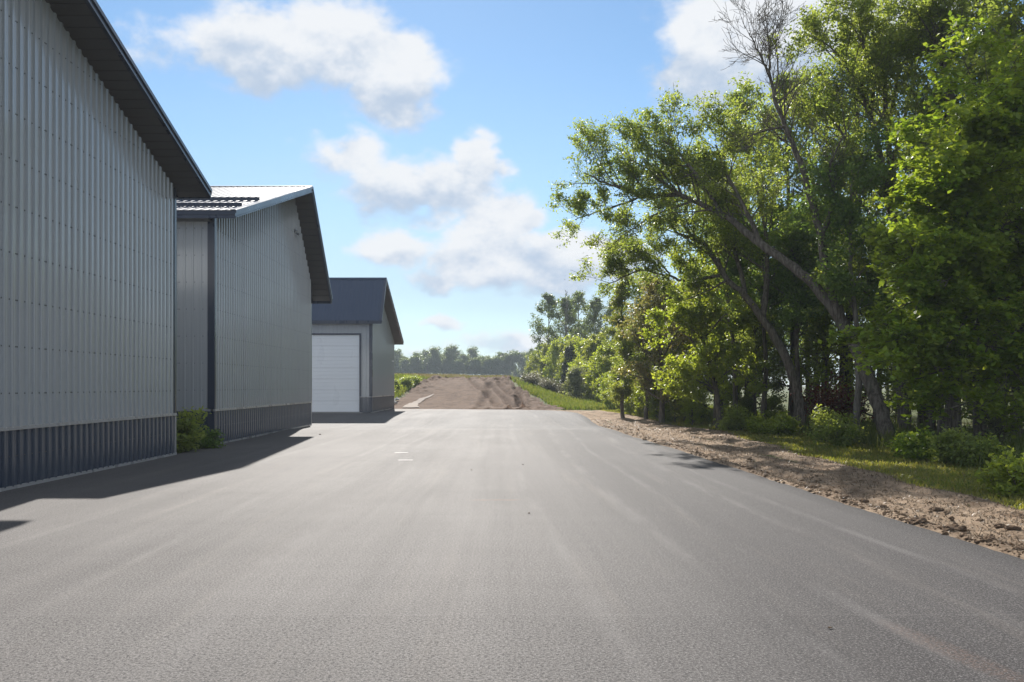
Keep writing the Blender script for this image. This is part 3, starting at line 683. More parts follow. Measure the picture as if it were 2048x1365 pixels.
class Tree:
    def __init__(s, seed):
        s.r = random.Random(seed); s.np = np.random.RandomState(seed)
        s.tv, s.tf, s.n = [], [], 0; s.cl = []
    def tube(s, pts, rad, sides=6):
        n = len(pts); pts = [Vector(p) for p in pts]; ref = Vector((.31, .17, .93))
        base = s.n
        for k in range(n):
            d = (pts[min(k + 1, n - 1)] - pts[max(k - 1, 0)])
            if d.length < 1e-6: d = Vector((0, 0, 1))
            d.normalize(); a = d.cross(ref)
            if a.length < 1e-3: a = d.cross(Vector((1, 0, 0)))
            a.normalize(); b = d.cross(a)
            for q in range(sides):
                t = 2 * math.pi * q / sides
                s.tv.append(tuple(pts[k] + (a * math.cos(t) + b * math.sin(t)) * rad[k]))
        for k in range(n - 1):
            for q in range(sides):
                i = base + k * sides + q; j = base + k * sides + (q + 1) % sides
                s.tf.append((i, j, j + sides, i + sides))
        s.n += n * sides
    def rv(s):
        while 1:
            v = Vector((s.r.uniform(-1, 1), s.r.uniform(-1, 1), s.r.uniform(-1, 1)))
            if .05 < v.length < 1: return v.normalized()
    def branch(s, start, d, L, r, lev, P):
        n = 5 if lev <= 1 else 3; pts = [start.copy()]; d = d.normalized(); p = start.copy()
        bend = s.rv() * P.get('wob', .22)
        for k in range(n):
            d = (d + bend * .35 + s.rv() * P.get('jit', .16) + Vector((0, 0, P.get('up', .06)))).normalized()
            p = p + d * (L / n); pts.append(p.copy())
        rad = [max(.006, r * (1 - .75 * k / n)) for k in range(n + 1)]
        if lev < P['lev'] or not P.get('no_twig'): s.tube(pts, rad, 5 if lev <= 1 else 3)
        if lev >= P['lev']:
            if s.r.random() >= P.get('bare', 0):
                for k in range(1, n + 1): s.cl.append((pts[k], 1.0))
            return
        nc = P['kids'][lev]
        for k in range(nc):
            t = P.get('t0', .22) + (1 - P.get('t0', .22)) * (k + s.r.random()) / nc
            i = min(int(t * n), n - 1); q = pts[i].lerp(pts[i + 1], t * n - i)
            dd = (pts[i + 1] - pts[i]).normalized(); side = dd.cross(s.rv()).normalized()
            ang = s.r.uniform(.5, 1.15)
            nd = dd * math.cos(ang) + side * math.sin(ang); nd.z += P.get('lift', .1); nd.z *= P.get('flat', 1)
            s.branch(q, nd, L * s.r.uniform(.36, .62) * (1.1 - .35 * t), rad[i] * .55, lev + 1, P)
        s.branch(pts[-1], d, L * .4, rad[-1], P['lev'], P)
    def limb(s, pts, r0, r1, n, L, P, t0=.35, sides=8, lenf=None, sub=4):
        """a drawn limb: smooth, skinned, with side branches from t0 to its tip"""
        pts = [Vector(p) for p in pts]; out = []
        for i in range(len(pts) - 1):
            p0 = pts[max(i - 1, 0)]; p1 = pts[i]; p2 = pts[i + 1]; p3 = pts[min(i + 2, len(pts) - 1)]
            for k in range(sub):
                t = k / sub
                out.append(.5 * ((2 * p1) + (p2 - p0) * t + (2 * p0 - 5 * p1 + 4 * p2 - p3) * t * t + (3 * p1 - p0 - 3 * p2 + p3) * t ** 3))
        out.append(pts[-1]); m = len(out)
        out = [q + s.rv() * (.03 if 0 < k < m - 1 else 0) for k, q in enumerate(out)]
        rad = [(r0 + (r1 - r0) * (k / (m - 1)) ** .8) * s.r.uniform(.94, 1.06) for k in range(m)]
        s.tube(out, rad, sides)
        for k in range(n):
            t = t0 + (1 - t0) * (k + s.r.random()) / n; i = min(int(t * (m - 1)), m - 2)
            dd = (out[i + 1] - out[i]).normalized(); side = dd.cross(s.rv()).normalized(); ang = s.r.uniform(.55, 1.2)
            nd = dd * math.cos(ang) + side * math.sin(ang); nd.z += P.get('lift', .15)
            LL = L * s.r.uniform(.6, 1.25) * (lenf(t) if lenf else 1)
            s.branch(out[i], nd, LL, max(.012, min(rad[i] * .5, LL * .022)), P.get('start', 1), P)
        return out
    def crown_points(s, per, spread):
        c = np.array([tuple(p) for p, w in s.cl]); w = np.array([w for p, w in s.cl])
        cnt = np.maximum(1, (per * w * s.np.uniform(.5, 1.5, len(w)))).astype(int)
        idx = np.repeat(np.arange(len(c)), cnt)
        off = s.np.normal(0, 1, (len(idx), 3)); off[:, 2] *= .7
        return c[idx] + off * spread
    def leaves(s, pts, size, aspect=.55, up=.6, droop=0.0):
        n = len(pts); R_ = s.np
        nr = R_.normal(0, 1, (n, 3)); nr[:, 2] += up * 1.6; nr /= np.linalg.norm(nr, axis=1)[:, None]
        a = R_.normal(0, 1, (n, 3)); a[:, 2] -= droop; a -= nr * (a * nr).sum(1)[:, None]; a /= np.linalg.norm(a, axis=1)[:, None] + 1e-9
        b = np.cross(nr, a); sz = (size * R_.uniform(.6, 1.35, n))[:, None]
        v = np.empty((n, 4, 3)); fold = nr * sz * R_.uniform(-.12, .18, n)[:, None]
        v[:, 0] = pts - a * sz * .5; v[:, 1] = pts + b * sz * aspect * .5 + fold + a * sz * .05
        v[:, 2] = pts + a * sz * .5; v[:, 3] = pts - b * sz * aspect * .5 + fold + a * sz * .05
        return v.reshape(-1, 3), np.arange(n * 4).reshape(-1, 4)
    def make(s, name, label, cat, bark_m, leaf_m, per, spread, size, group=None, base=None, crown='crown', trunk='trunk', loc=None, aspect=.55, up=.6, droop=0.0):
        base = Vector(base) if base is not None else Vector((0, 0, 0))
        root = thing(name, label, cat, base if loc is None else loc, 0, group)
        tv = np.array(s.tv) - np.array(base)
        if len(tv): add_mesh(trunk, tv, np.array(s.tf), bark_m, root, True)
        if s.cl and leaf_m:
            v, f = s.leaves(s.crown_points(per, spread) - np.array(base), size, aspect, up, droop)
            add_mesh(crown, v, f, leaf_m, root)
        return root

def gz(x, y): return float(height(x, y)) - .08

def generic(seed, H, r0, crown0, spread, nprim, P, lean=(0, 0), env=None, el=(15, 65)):
    """an upright tree at the origin"""
    T = Tree(seed); n = 8; pts = []; w1, w2 = T.r.uniform(0, 6), T.r.uniform(0, 6)
    for k in range(n + 1):
        t = k / n
        pts.append(Vector((lean[0] * t * t + .02 * H * math.sin(w1 + 4 * t) * t, lean[1] * t * t + .02 * H * math.sin(w2 + 3.4 * t) * t, H * t - .15 * (k == 0))))
    rad = [r0 * (1.25 if k == 0 else 1) * (1 - .9 * (k / n)) + .012 for k in range(n + 1)]
    T.tube(pts, rad, 8)
    for k in range(nprim):
        t = crown0 + (1 - crown0) * (k + T.r.random() * .8) / nprim; t = min(t, .985)
        i = min(int(t * n), n - 1); q = pts[i].lerp(pts[i + 1], t * n - i)
        u = (t - crown0) / (1 - crown0); e = env(u) if env else (math.sin(math.pi * min(.97, .18 + .80 * u)) ** .7)
        a = k * 2.39996 + T.r.uniform(-.4, .4); ee = R(el[0] + (el[1] - el[0]) * u + T.r.uniform(-12, 12))
        d = Vector((math.cos(a) * math.cos(ee), math.sin(a) * math.cos(ee), math.sin(ee)))
        T.branch(q, d, spread * e * T.r.uniform(.75, 1.2), rad[i] * .45 + .01, 1, P)
    return T

PW = dict(lev=3, kids=[0, 5, 3], up=.07, wob=.22, lift=.12, bare=.08)        # open oak-like branching
PM = dict(lev=3, kids=[0, 5, 3], up=.0, wob=.2, lift=-.02, flat=.55, bare=.03)   # layered maple sprays
PT = dict(lev=3, kids=[0, 5, 3], up=.08, wob=.2, lift=.12, bare=.05)
PF = dict(lev=2, kids=[0, 6], up=.08, wob=.2, lift=.1, bare=.05, no_twig=True)
PD = dict(lev=3, kids=[0, 6, 4], up=.05, wob=.25, lift=.12, bare=1.0)        # bare dead wood

# --- the leaning oak with the dead leader, second from the camera's right
T = Tree(5)
main = [P(1778, 889, 26.1), P(1770, 850, 26.3), P(1752, 795, 26.6), P(1722, 725, 27.2), P(1688, 652, 27.9), P(1630, 572, 28.8), P(1575, 527, 29.6), P(1522, 490, 30.3), P(1482, 455, 31), P(1443, 428, 31.5), P(1385, 401, 32.2), P(1348, 389, 32.6), P(1285, 393, 33.2), P(1248, 376, 33.5), P(1211, 367, 33.8), P(1169, 346, 34.1)]
T.limb(main, .25, .03, 26, 1.6, dict(PW, lift=.45), .54)
T.limb([P(1385, 401, 32.2), P(1330, 370, 32.6), P(1290, 335, 33), P(1255, 318, 33.4)], .07, .02, 13, 1.3, PW, .15)
T.limb([P(1443, 428, 31.5), P(1400, 360, 31.6), P(1360, 310, 32), P(1320, 275, 32.2)], .08, .02, 14, 1.5, PW, .15)
T.limb([P(1285, 393, 33.2), P(1240, 410, 33.6), P(1190, 425, 33.9), P(1150, 440, 34)], .05, .015, 10, .95, PW, .2)
T.limb([P(1385, 401, 32.2), P(1310, 430, 32.8), P(1250, 470, 33.2), P(1215, 500, 33.4)], .05, .012, 9, 1.0, dict(PW, bare=.6), .2)
T.limb([P(1522, 490, 30.3), P(1490, 420, 30.5), P(1450, 340, 30.9), P(1430, 290, 31.2)], .10, .02, 15, 1.6, PW, .2)
T.limb([P(1690, 655, 27.9), P(1657, 561, 28.2), P(1643, 477, 28.4), P(1624, 408, 28.6), P(1608, 350, 28.7), P(1590, 300, 28.8), P(1571, 253, 28.9), P(1549, 196, 29), P(1539, 152, 29.1), P(1527, 127, 29.1), P(1512, 95, 29.2), P(1499, 66, 29.2)], .17, .012, 30, 1.35, PD, .42)
T.limb([P(1539, 152, 29.1), P(1540, 110, 29), P(1536, 80, 28.9), P(1530, 22, 28.9)], .04, .01, 9, .9, PD, .2)
T.limb([P(1549, 196, 29), P(1556, 130, 29.3), P(1552, 70, 29.4), P(1556, 45, 29.4)], .035, .01, 7, .8, PD, .3)
T.limb([P(1571, 253, 28.9), P(1530, 262, 28.6), P(1485, 275, 28.4)], .05, .012, 7, 1.0, PD, .3)
T.limb([P(1643, 477, 28.4), P(1668, 400, 28.2), P(1660, 330, 28.1), P(1700, 250, 28)], .09, .015, 9, 1.3, PD, .3)
T.make('oak_tree', 'leaning oak with long left-reaching limb and bare dead leader pointing skyward', 'tree', M['bark'], M['oak_leaf'], 8.5, .11, .102, base=P(1778, 889, 26.1))

# --- the leaning oak behind it
T = Tree(8)
T.limb([P(1602, 866, 32.6), P(1600, 820, 32.7), P(1590, 765, 32.9), P(1560, 690, 33.2), P(1525, 640, 33.5), P(1490, 590, 33.9), P(1455, 560, 34.2), P(1424, 509, 34.6), P(1398, 480, 34.9), P(1380, 468, 35.2), P(1350, 430, 35.6), P(1325, 400, 36)], .23, .03, 18, 1.8, PW, .52)
T.limb([P(1398, 485, 34.9), P(1360, 470, 35.2), P(1340, 445, 35.4), P(1318, 424, 35.6)], .06, .015, 7, 1.0, dict(PW, bare=.35), .3)
T.limb([P(1440, 552, 34.3), P(1370, 562, 34.8), P(1330, 550, 35), P(1280, 542, 35.3), P(1235, 560, 35.6), P(1212, 572, 35.7)], .07, .015, 13, .95, PW, .3)
T.limb([P(1340, 548, 35), P(1310, 515, 35.2), P(1270, 500, 35.4), P(1255, 510, 35.4)], .04, .012, 9, .9, PW, .2)
T.limb([P(1455, 560, 34.2), P(1420, 580, 33.9), P(1370, 600, 33.7)], .05, .015, 7, 1.1, PW, .2)
T.limb([P(1525, 640, 33.5), P(1535, 540, 34), P(1525, 430, 34.6), P(1500, 330, 35)], .14, .02, 18, 1.8, PW, .25)
T.limb([P(1490, 590, 33.9), P(1470, 500, 34.6), P(1440, 420, 35.2), P(1420, 350, 35.6)], .10, .02, 15, 1.6, PW, .25)
T.limb([P(1500, 330, 35), P(1480, 260, 35.2), P(1462, 215, 35.4)], .05, .012, 9, 1.1, PW, .1)
T.make('oak_tree', 'leaning oak whose bent trunk crosses the middle of the wood, behind the dead leader', 'tree', M['bark'], M['oak_leaf'], 8.5, .11, .1025, base=P(1602, 866, 32.6))

# --- tall oak opening upward like a fan
T = Tree(13)
T.limb([P(1810, 893, 29.4), P(1806, 800, 29.4), P(1795, 650, 29.4), P(1786, 500, 29.4), P(1780, 348, 29.4), P(1772, 221, 29.4), P(1770, 150, 29.3), P(1765, 60, 29.2)], .26, .02, 16, 1.7, PW, .5)
T.limb([P(1783, 430, 29.4), P(1761, 316, 29.2), P(1742, 240, 29), P(1712, 165, 28.8), P(1680, 115, 28.6), P(1640, 78, 28.4)], .14, .015, 18, 1.35, PW, .25)
T.limb([P(1742, 240, 29), P(1745, 170, 28.8), P(1725, 90, 28.5), P(1700, 45, 28.4)], .08, .012, 14, 1.2, PW, .25)
T.limb([P(1775, 280, 29.4), P(1790, 180, 29.6), P(1802, 90, 29.7), P(1808, 35, 29.8)], .09, .012, 14, 1.25, PW, .25)
T.limb([P(1780, 348, 29.4), P(1805, 250, 29.6), P(1830, 150, 29.8), P(1845, 100, 30)], .10, .012, 12, 1.3, PW, .3)
T.limb([P(1783, 420, 29.4), P(1720, 330, 29.8), P(1670, 245, 30.2), P(1625, 200, 30.4)], .10, .012, 14, 1.4, PW, .3)
T.limb([P(1786, 520, 29.4), P(1740, 430, 29), P(1700, 380, 28.8)], .08, .015, 9, 1.4, PW, .3)
T.limb([P(1790, 560, 29.4), P(1830, 470, 29), P(1860, 420, 28.8)], .08, .015, 9, 1.5, PW, .3)
T.limb([P(1798, 660, 29.4), P(1750, 600, 29), P(1715, 575, 28.8)], .06, .015, 8, 1.3, PW, .3)
T.make('oak_tree', 'tall oak with upright fanned branches right of the bare dead leader', 'tree', M['bark'], M['oak_leaf'], 8.5, .11, .102, base=P(1810, 893, 29.4))

# --- tallest lit oak cut off by the top of the photo
T = Tree(21)
T.limb([P(1905, 895, 27.4), P(1903, 700, 27.4), P(1900, 500, 27.4), P(1898, 330, 27.4), P(1896, 210, 27.4), P(1887, 140, 27.3), P(1885, 40, 27.2), P(1890, -60, 27.2)], .26, .03, 20, 1.8, PW, .52)
T.limb([P(1896, 210, 27.4), P(1925, 120, 27.2), P(1945, 40, 27), P(1960, -40, 27)], .09, .015, 16, 1.4, PW, .2)
T.limb([P(1890, 180, 27.3), P(1870, 90, 27), P(1865, 20, 26.8), P(1870, -40, 26.8)], .08, .015, 14, 1.3, PW, .2)
T.limb([P(1898, 330, 27.4), P(1940, 250, 27.2), P(1985, 200, 27), P(2010, 170, 27)], .09, .015, 13, 1.4, PW, .25)
T.limb([P(1898, 330, 27.4), P(1865, 260, 27.8), P(1850, 200, 28)], .08, .015, 11, 1.3, PW, .25)
T.limb([P(1900, 480, 27.4), P(1860, 400, 27), P(1830, 360, 26.8)], .07, .015, 9, 1.4, PW, .25)
T.make('oak_tree', 'tallest sunlit oak cut off by the top of the photo', 'tree', M['bark'], M['oak_leaf'], 8.5, .11, .102, base=P(1905, 895, 27.4))

# --- maple with hanging layered sprays, at the right
T = Tree(34)
st = [P(1962, 902, 22.0), P(1958, 780, 21.9), P(1950, 640, 21.8), P(1955, 500, 21.6), P(1962, 360, 21.5), P(1970, 250, 21.4), P(1975, 205, 21.4)]
T.limb(st, .17, .02, 22, 1.7, PM, .42)
for a, b, c, n in ((st[2], P(1880, 590, 20.8), P(1800, 600, 20.4), 11), (st[2], P(1850, 690, 20.6), P(1795, 655, 20.5), 9), (P(1955, 560, 21.7), P(1890, 480, 20.8), P(1810, 505, 20.2), 12), (st[3], P(1900, 420, 20.6), P(1850, 400, 20.2), 11),
                   (st[4], P(1920, 320, 20.6), P(1905, 260, 20.4), 11), (st[4], P(2010, 300, 20.8), P(2040, 240, 20.6), 10), (st[3], P(2010, 450, 20.8), P(2060, 420, 20.6), 10), (st[2], P(2010, 600, 21.0), P(2060, 580, 20.8), 9),
                   (P(1958, 760, 21.9), P(1890, 740, 21.0), P(1830, 745, 20.8), 9), (P(1956, 700, 21.9), P(2000, 720, 21.0), P(2040, 740, 20.6), 8), (P(1955, 560, 21.7), P(1930, 520, 20.6), P(1890, 560, 19.6), 10), (P(1958, 640, 21.8), P(1930, 640, 20.6), P(1895, 680, 19.8), 9), (P(1955, 440, 21.6), P(1940, 400, 20.6), P(1900, 340, 20.0), 9)):
    T.limb([a, a.lerp(b, .5) + Vector((0, 0, .25)), b, c - Vector((0, 0, .15))], .05, .012, n, 1.15, PM, .25, 6)
T.make('maple_tree', 'bright yellow-green maple with drooping layered sprays at the right edge', 'tree', M['bark'], M['maple_leaf'], 7, .10, .14, base=P(1962, 902, 22.0), up=1.3, aspect=.75)

# --- second maple, partly outside the right edge
T = Tree(37)
st = [P(2110, 905, 23.2), P(2100, 760, 23.1), P(2090, 600, 23), P(2085, 450, 23), P(2080, 300, 23), P(2075, 150, 23), P(2070, 40, 23)]
T.limb(st, .2, .02, 26, 1.8, PM, .35)
T.make('maple_tree', 'shaded maple leaning in from outside the right edge', 'tree', M['bark'], M['mid_leaf'], 7, .12, .14, base=P(2110, 905, 23.2), up=1.0, aspect=.7)

# --- yellow-green tree with the thin leaning stem, mid wood
T = Tree(55)
T.limb([P(1438, 860, 35.2), P(1436, 810, 35.2), P(1425, 750, 35.3), P(1408, 690, 35.4), P(1400, 640, 35.6), P(1398, 590, 35.8), P(1402, 560, 36)], .13, .02, 18, 1.2, PT, .25)
T.limb([P(1415, 715, 35.4), P(1370, 670, 35), P(1345, 650, 34.8)], .05, .012, 6, 1.0, PT, .2)
T.limb([P(1405, 680, 35.4), P(1450, 630, 35), P(1480, 610, 35)], .05, .012, 6, 1.0, PT, .2)
T.limb([P(1430, 780, 35.2), P(1390, 760, 34.8), P(1365, 765, 34.8)], .04, .012, 5, .9, PT, .2)
T.limb([P(1428, 770, 35.2), P(1460, 740, 34.9), P(1480, 745, 34.9)], .04, .012, 5, .9, PT, .2)
T.make('young_tree', 'bright yellow-green young tree with thin leaning stem, left of the bent oak trunk', 'tree', M['bark'], M['lime_leaf'], 6.5, .11, .145, base=P(1438, 860, 35.2))

# --- slim ivy-clad trees left of it
def slim(seed, px, py, Y, top, wid, label, leafm, per=15):
    T = Tree(seed); b = P(px, py, Y); t = P(px + 2, top, Y)
    pts = [b.lerp(t, k / 7) + Vector((.12 * math.sin(k * 1.3 + seed), .1 * math.cos(k), 0)) * (k > 0) for k in range(8)]
    T.limb(pts, .12, .02, 24, wid * 1.15, PT, .08)
    T.make('slim_tree', label, 'tree', M['bark'], leafm, per, .15, .12, base=b)
slim(61, 1246, 838, 47, 556, .62, 'slim upright tree with leafy trunk standing tallest left of the yellow-green tree', M['bush_leaf'], 9)
slim(62, 1292, 842, 45, 566, .62, 'slim upright tree just right of the tallest leafy-trunked one', M['oak_leaf'], 8)

# --- pale flowering tree
T = generic(71, 6.2, .12, .15, 2.1, 26, PT); b = G(1335, 846)
T.make('pale_tree', 'pale tan-flowered tree between the slim trees and the yellow-green tree', 'tree', M['bark'], M['pale_leaf'], 11, .16, .12, loc=(b.x + .2, 42.5, gz(b.x, 42.5)))

# --- prototypes for the rest of the wood
def proto(seed, H, r0, c0, sp, npm, PP, leafm, per, spread, size, barkm='bark', **kw):
    T = generic(seed, H, r0, c0, sp, npm, PP, kw.pop('lean', (0, 0)), kw.pop('env', None), kw.pop('el', (15, 65)))
    tv = np.array(T.tv); me_t = mesh_only('trunk', tv, np.array(T.tf), M[barkm], True)
    v, f = T.leaves(T.crown_points(per, spread), size, **kw); me_c = mesh_only('crown', v, f, M[leafm])
    return me_t, me_c
def mesh_only(name, v, f, m, smooth=False):
    o = add_mesh(name, v, f, m, None, smooth); me = o.data; bpy.data.objects.remove(o); return me
def plant(pr, name, label, cat, x, y, s=1.0, rz=0.0, group=None, parts=('trunk', 'crown'), sz=None, z=None):
    o = thing(name, label, cat, (x, y, gz(x, y) if z is None else z), rz, group); o.scale = (s, s, sz or s)
    for nm, me in zip(parts, pr): link(nm, me, o)
    return o
PR = {}
PR['oak1'] = proto(101, 14.5, .24, .32, 3.6, 26, PW, 'oak_leaf', 9, .17, .16)
PR['oak2'] = proto(102, 13.0, .22, .28, 3.2, 26, PW, 'dark_leaf', 9, .17, .16, lean=(-1.2, .4))
PR['under'] = proto(103, 6.5, .10, .15, 2.1, 16, PT, 'mid_leaf', 8, .14, .15)
PR['under2'] = proto(104, 5.2, .08, .12, 1.8, 16, PT, 'lime_leaf', 8, .14, .15)
PR['under3'] = proto(105, 7.5, .12, .22, 2.1, 16, PM, 'mid_leaf', 8, .14, .15, up=1.0)
rng = random.Random(4)
GW = 'oaks standing inside the dense wood'
spots = [(15.5, 33, 'oak2'), (13.6, 36.5, 'oak1'), (17.5, 29, 'oak2'), (19, 35, 'oak1'), (14.2, 41, 'oak2'), (11.6, 43, 'oak1'), (17, 41, 'oak1'), (21, 27, 'oak2'), (12.6, 49, 'oak2'), (16.2, 48, 'oak1'),
         (20.5, 46, 'oak2'), (23.5, 38, 'oak1'), (18.5, 55, 'oak2'), (14, 57, 'oak1'), (24, 52, 'oak2'), (27, 44, 'oak1'), (18, 22.5, 'oak1'), (22, 20, 'oak2'), (25, 31, 'oak1'), (29, 36, 'oak2'), (16, 66, 'oak1'), (21, 64, 'oak2'), (26, 60, 'oak1'), (31, 50, 'oak2'), (30, 26, 'oak1')]
for k in range(30):                     # the far rows close the view between the trunks
    spots.append((rng.uniform(27, 48), rng.uniform(24, 78), 'oak1' if k % 2 else 'oak2'))
for x, y, k in spots:
    plant(PR[k], 'oak_tree', 'oak in the deep shade of the wood behind the leaning oaks', 'tree', x, y, (rng.uniform(.55, .72) if x / y < .47 else rng.uniform(.8, .95)), rng.uniform(0, 6.3), GW)
GU = 'leafy understory trees at the edge of the wood'
us_ = [(13.4, 28.2, 'under3', .9), (15.2, 26.8, 'under3', 1.0), (12.8, 36, 'under2', .85), (10.4, 37.5, 'under', .75), (9.2, 39.5, 'under2', .75), (11.0, 41, 'under3', .8), (8.9, 44.5, 'under', .8), (8.0, 47.5, 'under2', .8), (10.2, 47, 'under3', .9),
       (8.2, 52.5, 'under', .85), (7.7, 56, 'under2', .8), (9.6, 55, 'under', 1.0), (13.2, 32.2, 'under2', .7), (16.8, 25.2, 'under3', .9), (17.8, 24, 'under', .9), (12.5, 38.5, 'under3', .95), (14.6, 31, 'under3', .9), (18.6, 27, 'under3', 1.1), (10.6, 51, 'under2', 1.0), (16.3, 29.8, 'under3', 1.1), (11.8, 45.5, 'under', 1.0), ]
for x, y, k, s in us_:
    plant(PR[k], 'understory_tree', 'small leafy tree among the trunks at the edge of the wood', 'tree', x, y, s * rng.uniform(.92, 1.08), rng.uniform(0, 6.3), GU)

for k in range(46):
    y = rng.uniform(24, 66); x = rng.uniform(.50, .78) * y if k % 3 else rng.uniform(.36, .55) * y + 3
    plant(PR['under3' if k % 2 else 'under'], 'understory_tree', 'dim leafy tree deep in the shade of the wood', 'tree', x, y, rng.uniform(.55, .9), rng.uniform(0, 6.3), 'dim understory deep in the wood')
# thin grey trunks standing in the shade
T = None
for i, (px, py, topy, Y, lb) in enumerate(((1712, 884, 560, 27.6, 'pale bare trunk left of the bent oak trunk with the dead leader'), (1590, 858, 690, 33.6, 'straight grey trunk close behind the bent trunk of the second oak'), (1470, 856, 640, 37, 'thin dark straight trunk right of the yellow-green young tree'), (1524, 862, 660, 36, 'thin dark trunk halfway between yellow-green tree and bent oak'), (1905, 888, 520, 31, 'dark trunk in the shade behind the maple'), (1840, 886, 480, 32, 'dark trunk in the shade left of the maple'))):
    T = Tree(200 + i); b = P(px, py, Y); t = P(px + rng.uniform(-25, 15), topy - 220, Y + .5)
    T.limb([b, b.lerp(t, .3) + Vector((.1, 0, 0)), b.lerp(t, .65) - Vector((.1, 0, 0)), t], .13, .03, 16, 1.3, PW, .5)
    T.make('woodland_tree', lb, 'tree', M['pale_bark'] if i == 0 else M['bark'], M['dark_leaf'], 12, .18, .13, base=b)

PR['oak3'] = proto(106, 13.0, .18, .30, 3.0, 20, PW, 'oak_leaf', 7, .14, .16)
PR['airy'] = proto(107, 7.5, .10, .18, 2.0, 18, PT, 'bush_leaf', 7, .14, .17)
for i, (px, top, Y, k, lb) in enumerate(((1440, 335, 44, 'oak3', 'airy oak crown rising behind the tip of the bent oak'), (1505, 245, 41, 'oak3', 'airy oak rising left of the dead leader, behind the bent oak'), (1585, 150, 39, 'oak3', 'tall airy oak directly behind the dead leader'), (1650, 185, 38, 'oak3', 'airy oak just right of the dead leader'), (1700, 95, 37, 'oak3', 'tall airy oak behind the left side of the fanned oak'),
                                         (1195, 668, 86, 'airy', 'first light green tree from the left in the layered row'), (1228, 655, 72, 'airy', 'second light green tree from the left in the layered row'), (1268, 640, 60, 'airy', 'third light green tree from the left in the layered row'), (1312, 618, 56, 'airy', 'fourth light green tree from the left in the layered row'), (1352, 600, 50, 'airy', 'fifth light green tree from the left in the layered row'), (1385, 572, 46, 'airy', 'sixth light green tree from the left in the layered row'), (1465, 600, 42, 'airy', 'seventh light green tree from the left in the layered row'), (1530, 640, 39, 'airy', 'light green tree low behind the bent oak trunk'))):
    x = (px - VX) / FPX * Y; z = gz(x, Y); sc = (EYE + (VY - top) / FPX * Y - z) / (13.6 if k == 'oak3' else 8.0)
    plant(PR[k], 'oak_tree' if k == 'oak3' else 'light_tree', lb, 'tree', x, Y, sc * .92, i * 1.3, None if k == 'oak3' else 'layered row of light green trees', sz=sc)
# --- hazy clump beyond, and the bright bushes in front of it
PR['far1'] = proto(111, 12.0, .16, .28, 2.6, 17, dict(PW, bare=.15), 'far_leaf', 8, .19, .24)
PR['far2'] = proto(112, 11.0, .15, .20, 2.5, 17, dict(PW, bare=.15), 'far_leaf', 8, .19, .24)
PR['bush1'] = proto(113, 4.4, .07, .06, 2.0, 22, PT, 'bush_leaf', 9, .16, .20)
PR['bush2'] = proto(114, 3.6, .06, .05, 1.8, 22, PT, 'lime_leaf', 9, .16, .19)
for i, (px, top, Y, k, s) in enumerate(((1095, 590, 104, 'far1', .95), (1132, 600, 100, 'far2', 1.0), (1160, 585, 108, 'far1', .98), (1190, 600, 98, 'far2', 1.02), (1222, 605, 96, 'far1', .86), (1252, 640, 92, 'far2', .9), (1285, 650, 90, 'far1', .75), (1320, 640, 86, 'far2', .8), (1350, 650, 80, 'far1', .7), (1065, 700, 150, 'far2', .75), (1080, 690, 140, 'far1', .8))):
    Y *= 1.35; x = (px - VX) / FPX * Y; z = gz(x, Y); Ht = (EYE + (VY - top) / FPX * Y - z); sc = Ht / (12.4 if k == 'far1' else 11.4)
    plant(PR[k], 'slender_tree', 'slender hazy tree in the clump rising beyond the bright bushes', 'tree', x, Y, sc * .9, i * 1.7, 'hazy clump of slender trees', sz=sc)
T = generic(115, 15.6, .10, .55, 1.0, 18, PD); x = (1131 - VX) / FPX * 131
T.make('dead_tree', 'thin bare-topped pole tree rising above the hazy clump', 'tree', M['pale_bark'], None, 1, .1, .1, loc=(x, 131, gz(x, 131)))
for i, (px, top, Y, k) in enumerate(((1098, 700, 128, 'bush1'), (1116, 690, 120, 'bush2'), (1150, 690, 106, 'bush1'), (1174, 692, 96, 'bush2'), (1196, 690, 84, 'bush1'), (1168, 735, 88, 'bush2'), (1192, 740, 78, 'bush1'), (1215, 700, 74, 'bush2'), (1222, 755, 66, 'bush2'), (1206, 765, 71, 'bush1'), (1242, 740, 60, 'bush1'), (1262, 770, 52, 'bush2'), (1290, 770, 49, 'bush1'), (1318, 765, 46, 'bush2'), (1074, 712, 150, 'bush1'), (1270, 700, 62, 'bush1'), (1300, 690, 60, 'bush2'), (1350, 770, 43, 'bush1'), (1330, 690, 56, 'bush1'), (1385, 790, 40.5, 'bush2'), (1490, 800, 37.5, 'bush1'), (1545, 800, 36, 'bush2'))):
    x = (px - VX) / FPX * Y; z = gz(x, Y); Ht = max(1.0, EYE + (VY - top) / FPX * Y - z); sc = Ht / (4.9 if k == 'bush1' else 4.1)
    plant(PR[k], 'leafy_bush', 'bright green bush along the foot of the tree line', 'bush', x, Y, min(sc, 1.25) * .95, i * 2.1, 'bright bushes along the tree line', ('stem', 'foliage'), sz=sc)
# dark cedar and silvery shrub
def envc(u): return max(.08, (1 - u) ** .7)
pc = proto(116, 5.2, .10, .03, 1.05, 60, dict(PF, up=.25), 'cedar_leaf', 26, .13, .13, env=envc, el=(35, 70))
x = (1136 - VX) / FPX * 104; plant(pc, 'cedar_tree', 'dark columnar cedar among the bright bushes', 'tree', x, 104, 1.15)
ps = proto(117, 2.6, .05, .05, 1.2, 26, PF, 'silver_leaf', 18, .18, .17)
x = (1152 - VX) / FPX * 80; plant(ps, 'silvery_shrub', 'silvery grey-green shrub at the foot of the grassy bank', 'shrub', x, 80, .95, parts=('stem', 'foliage'))

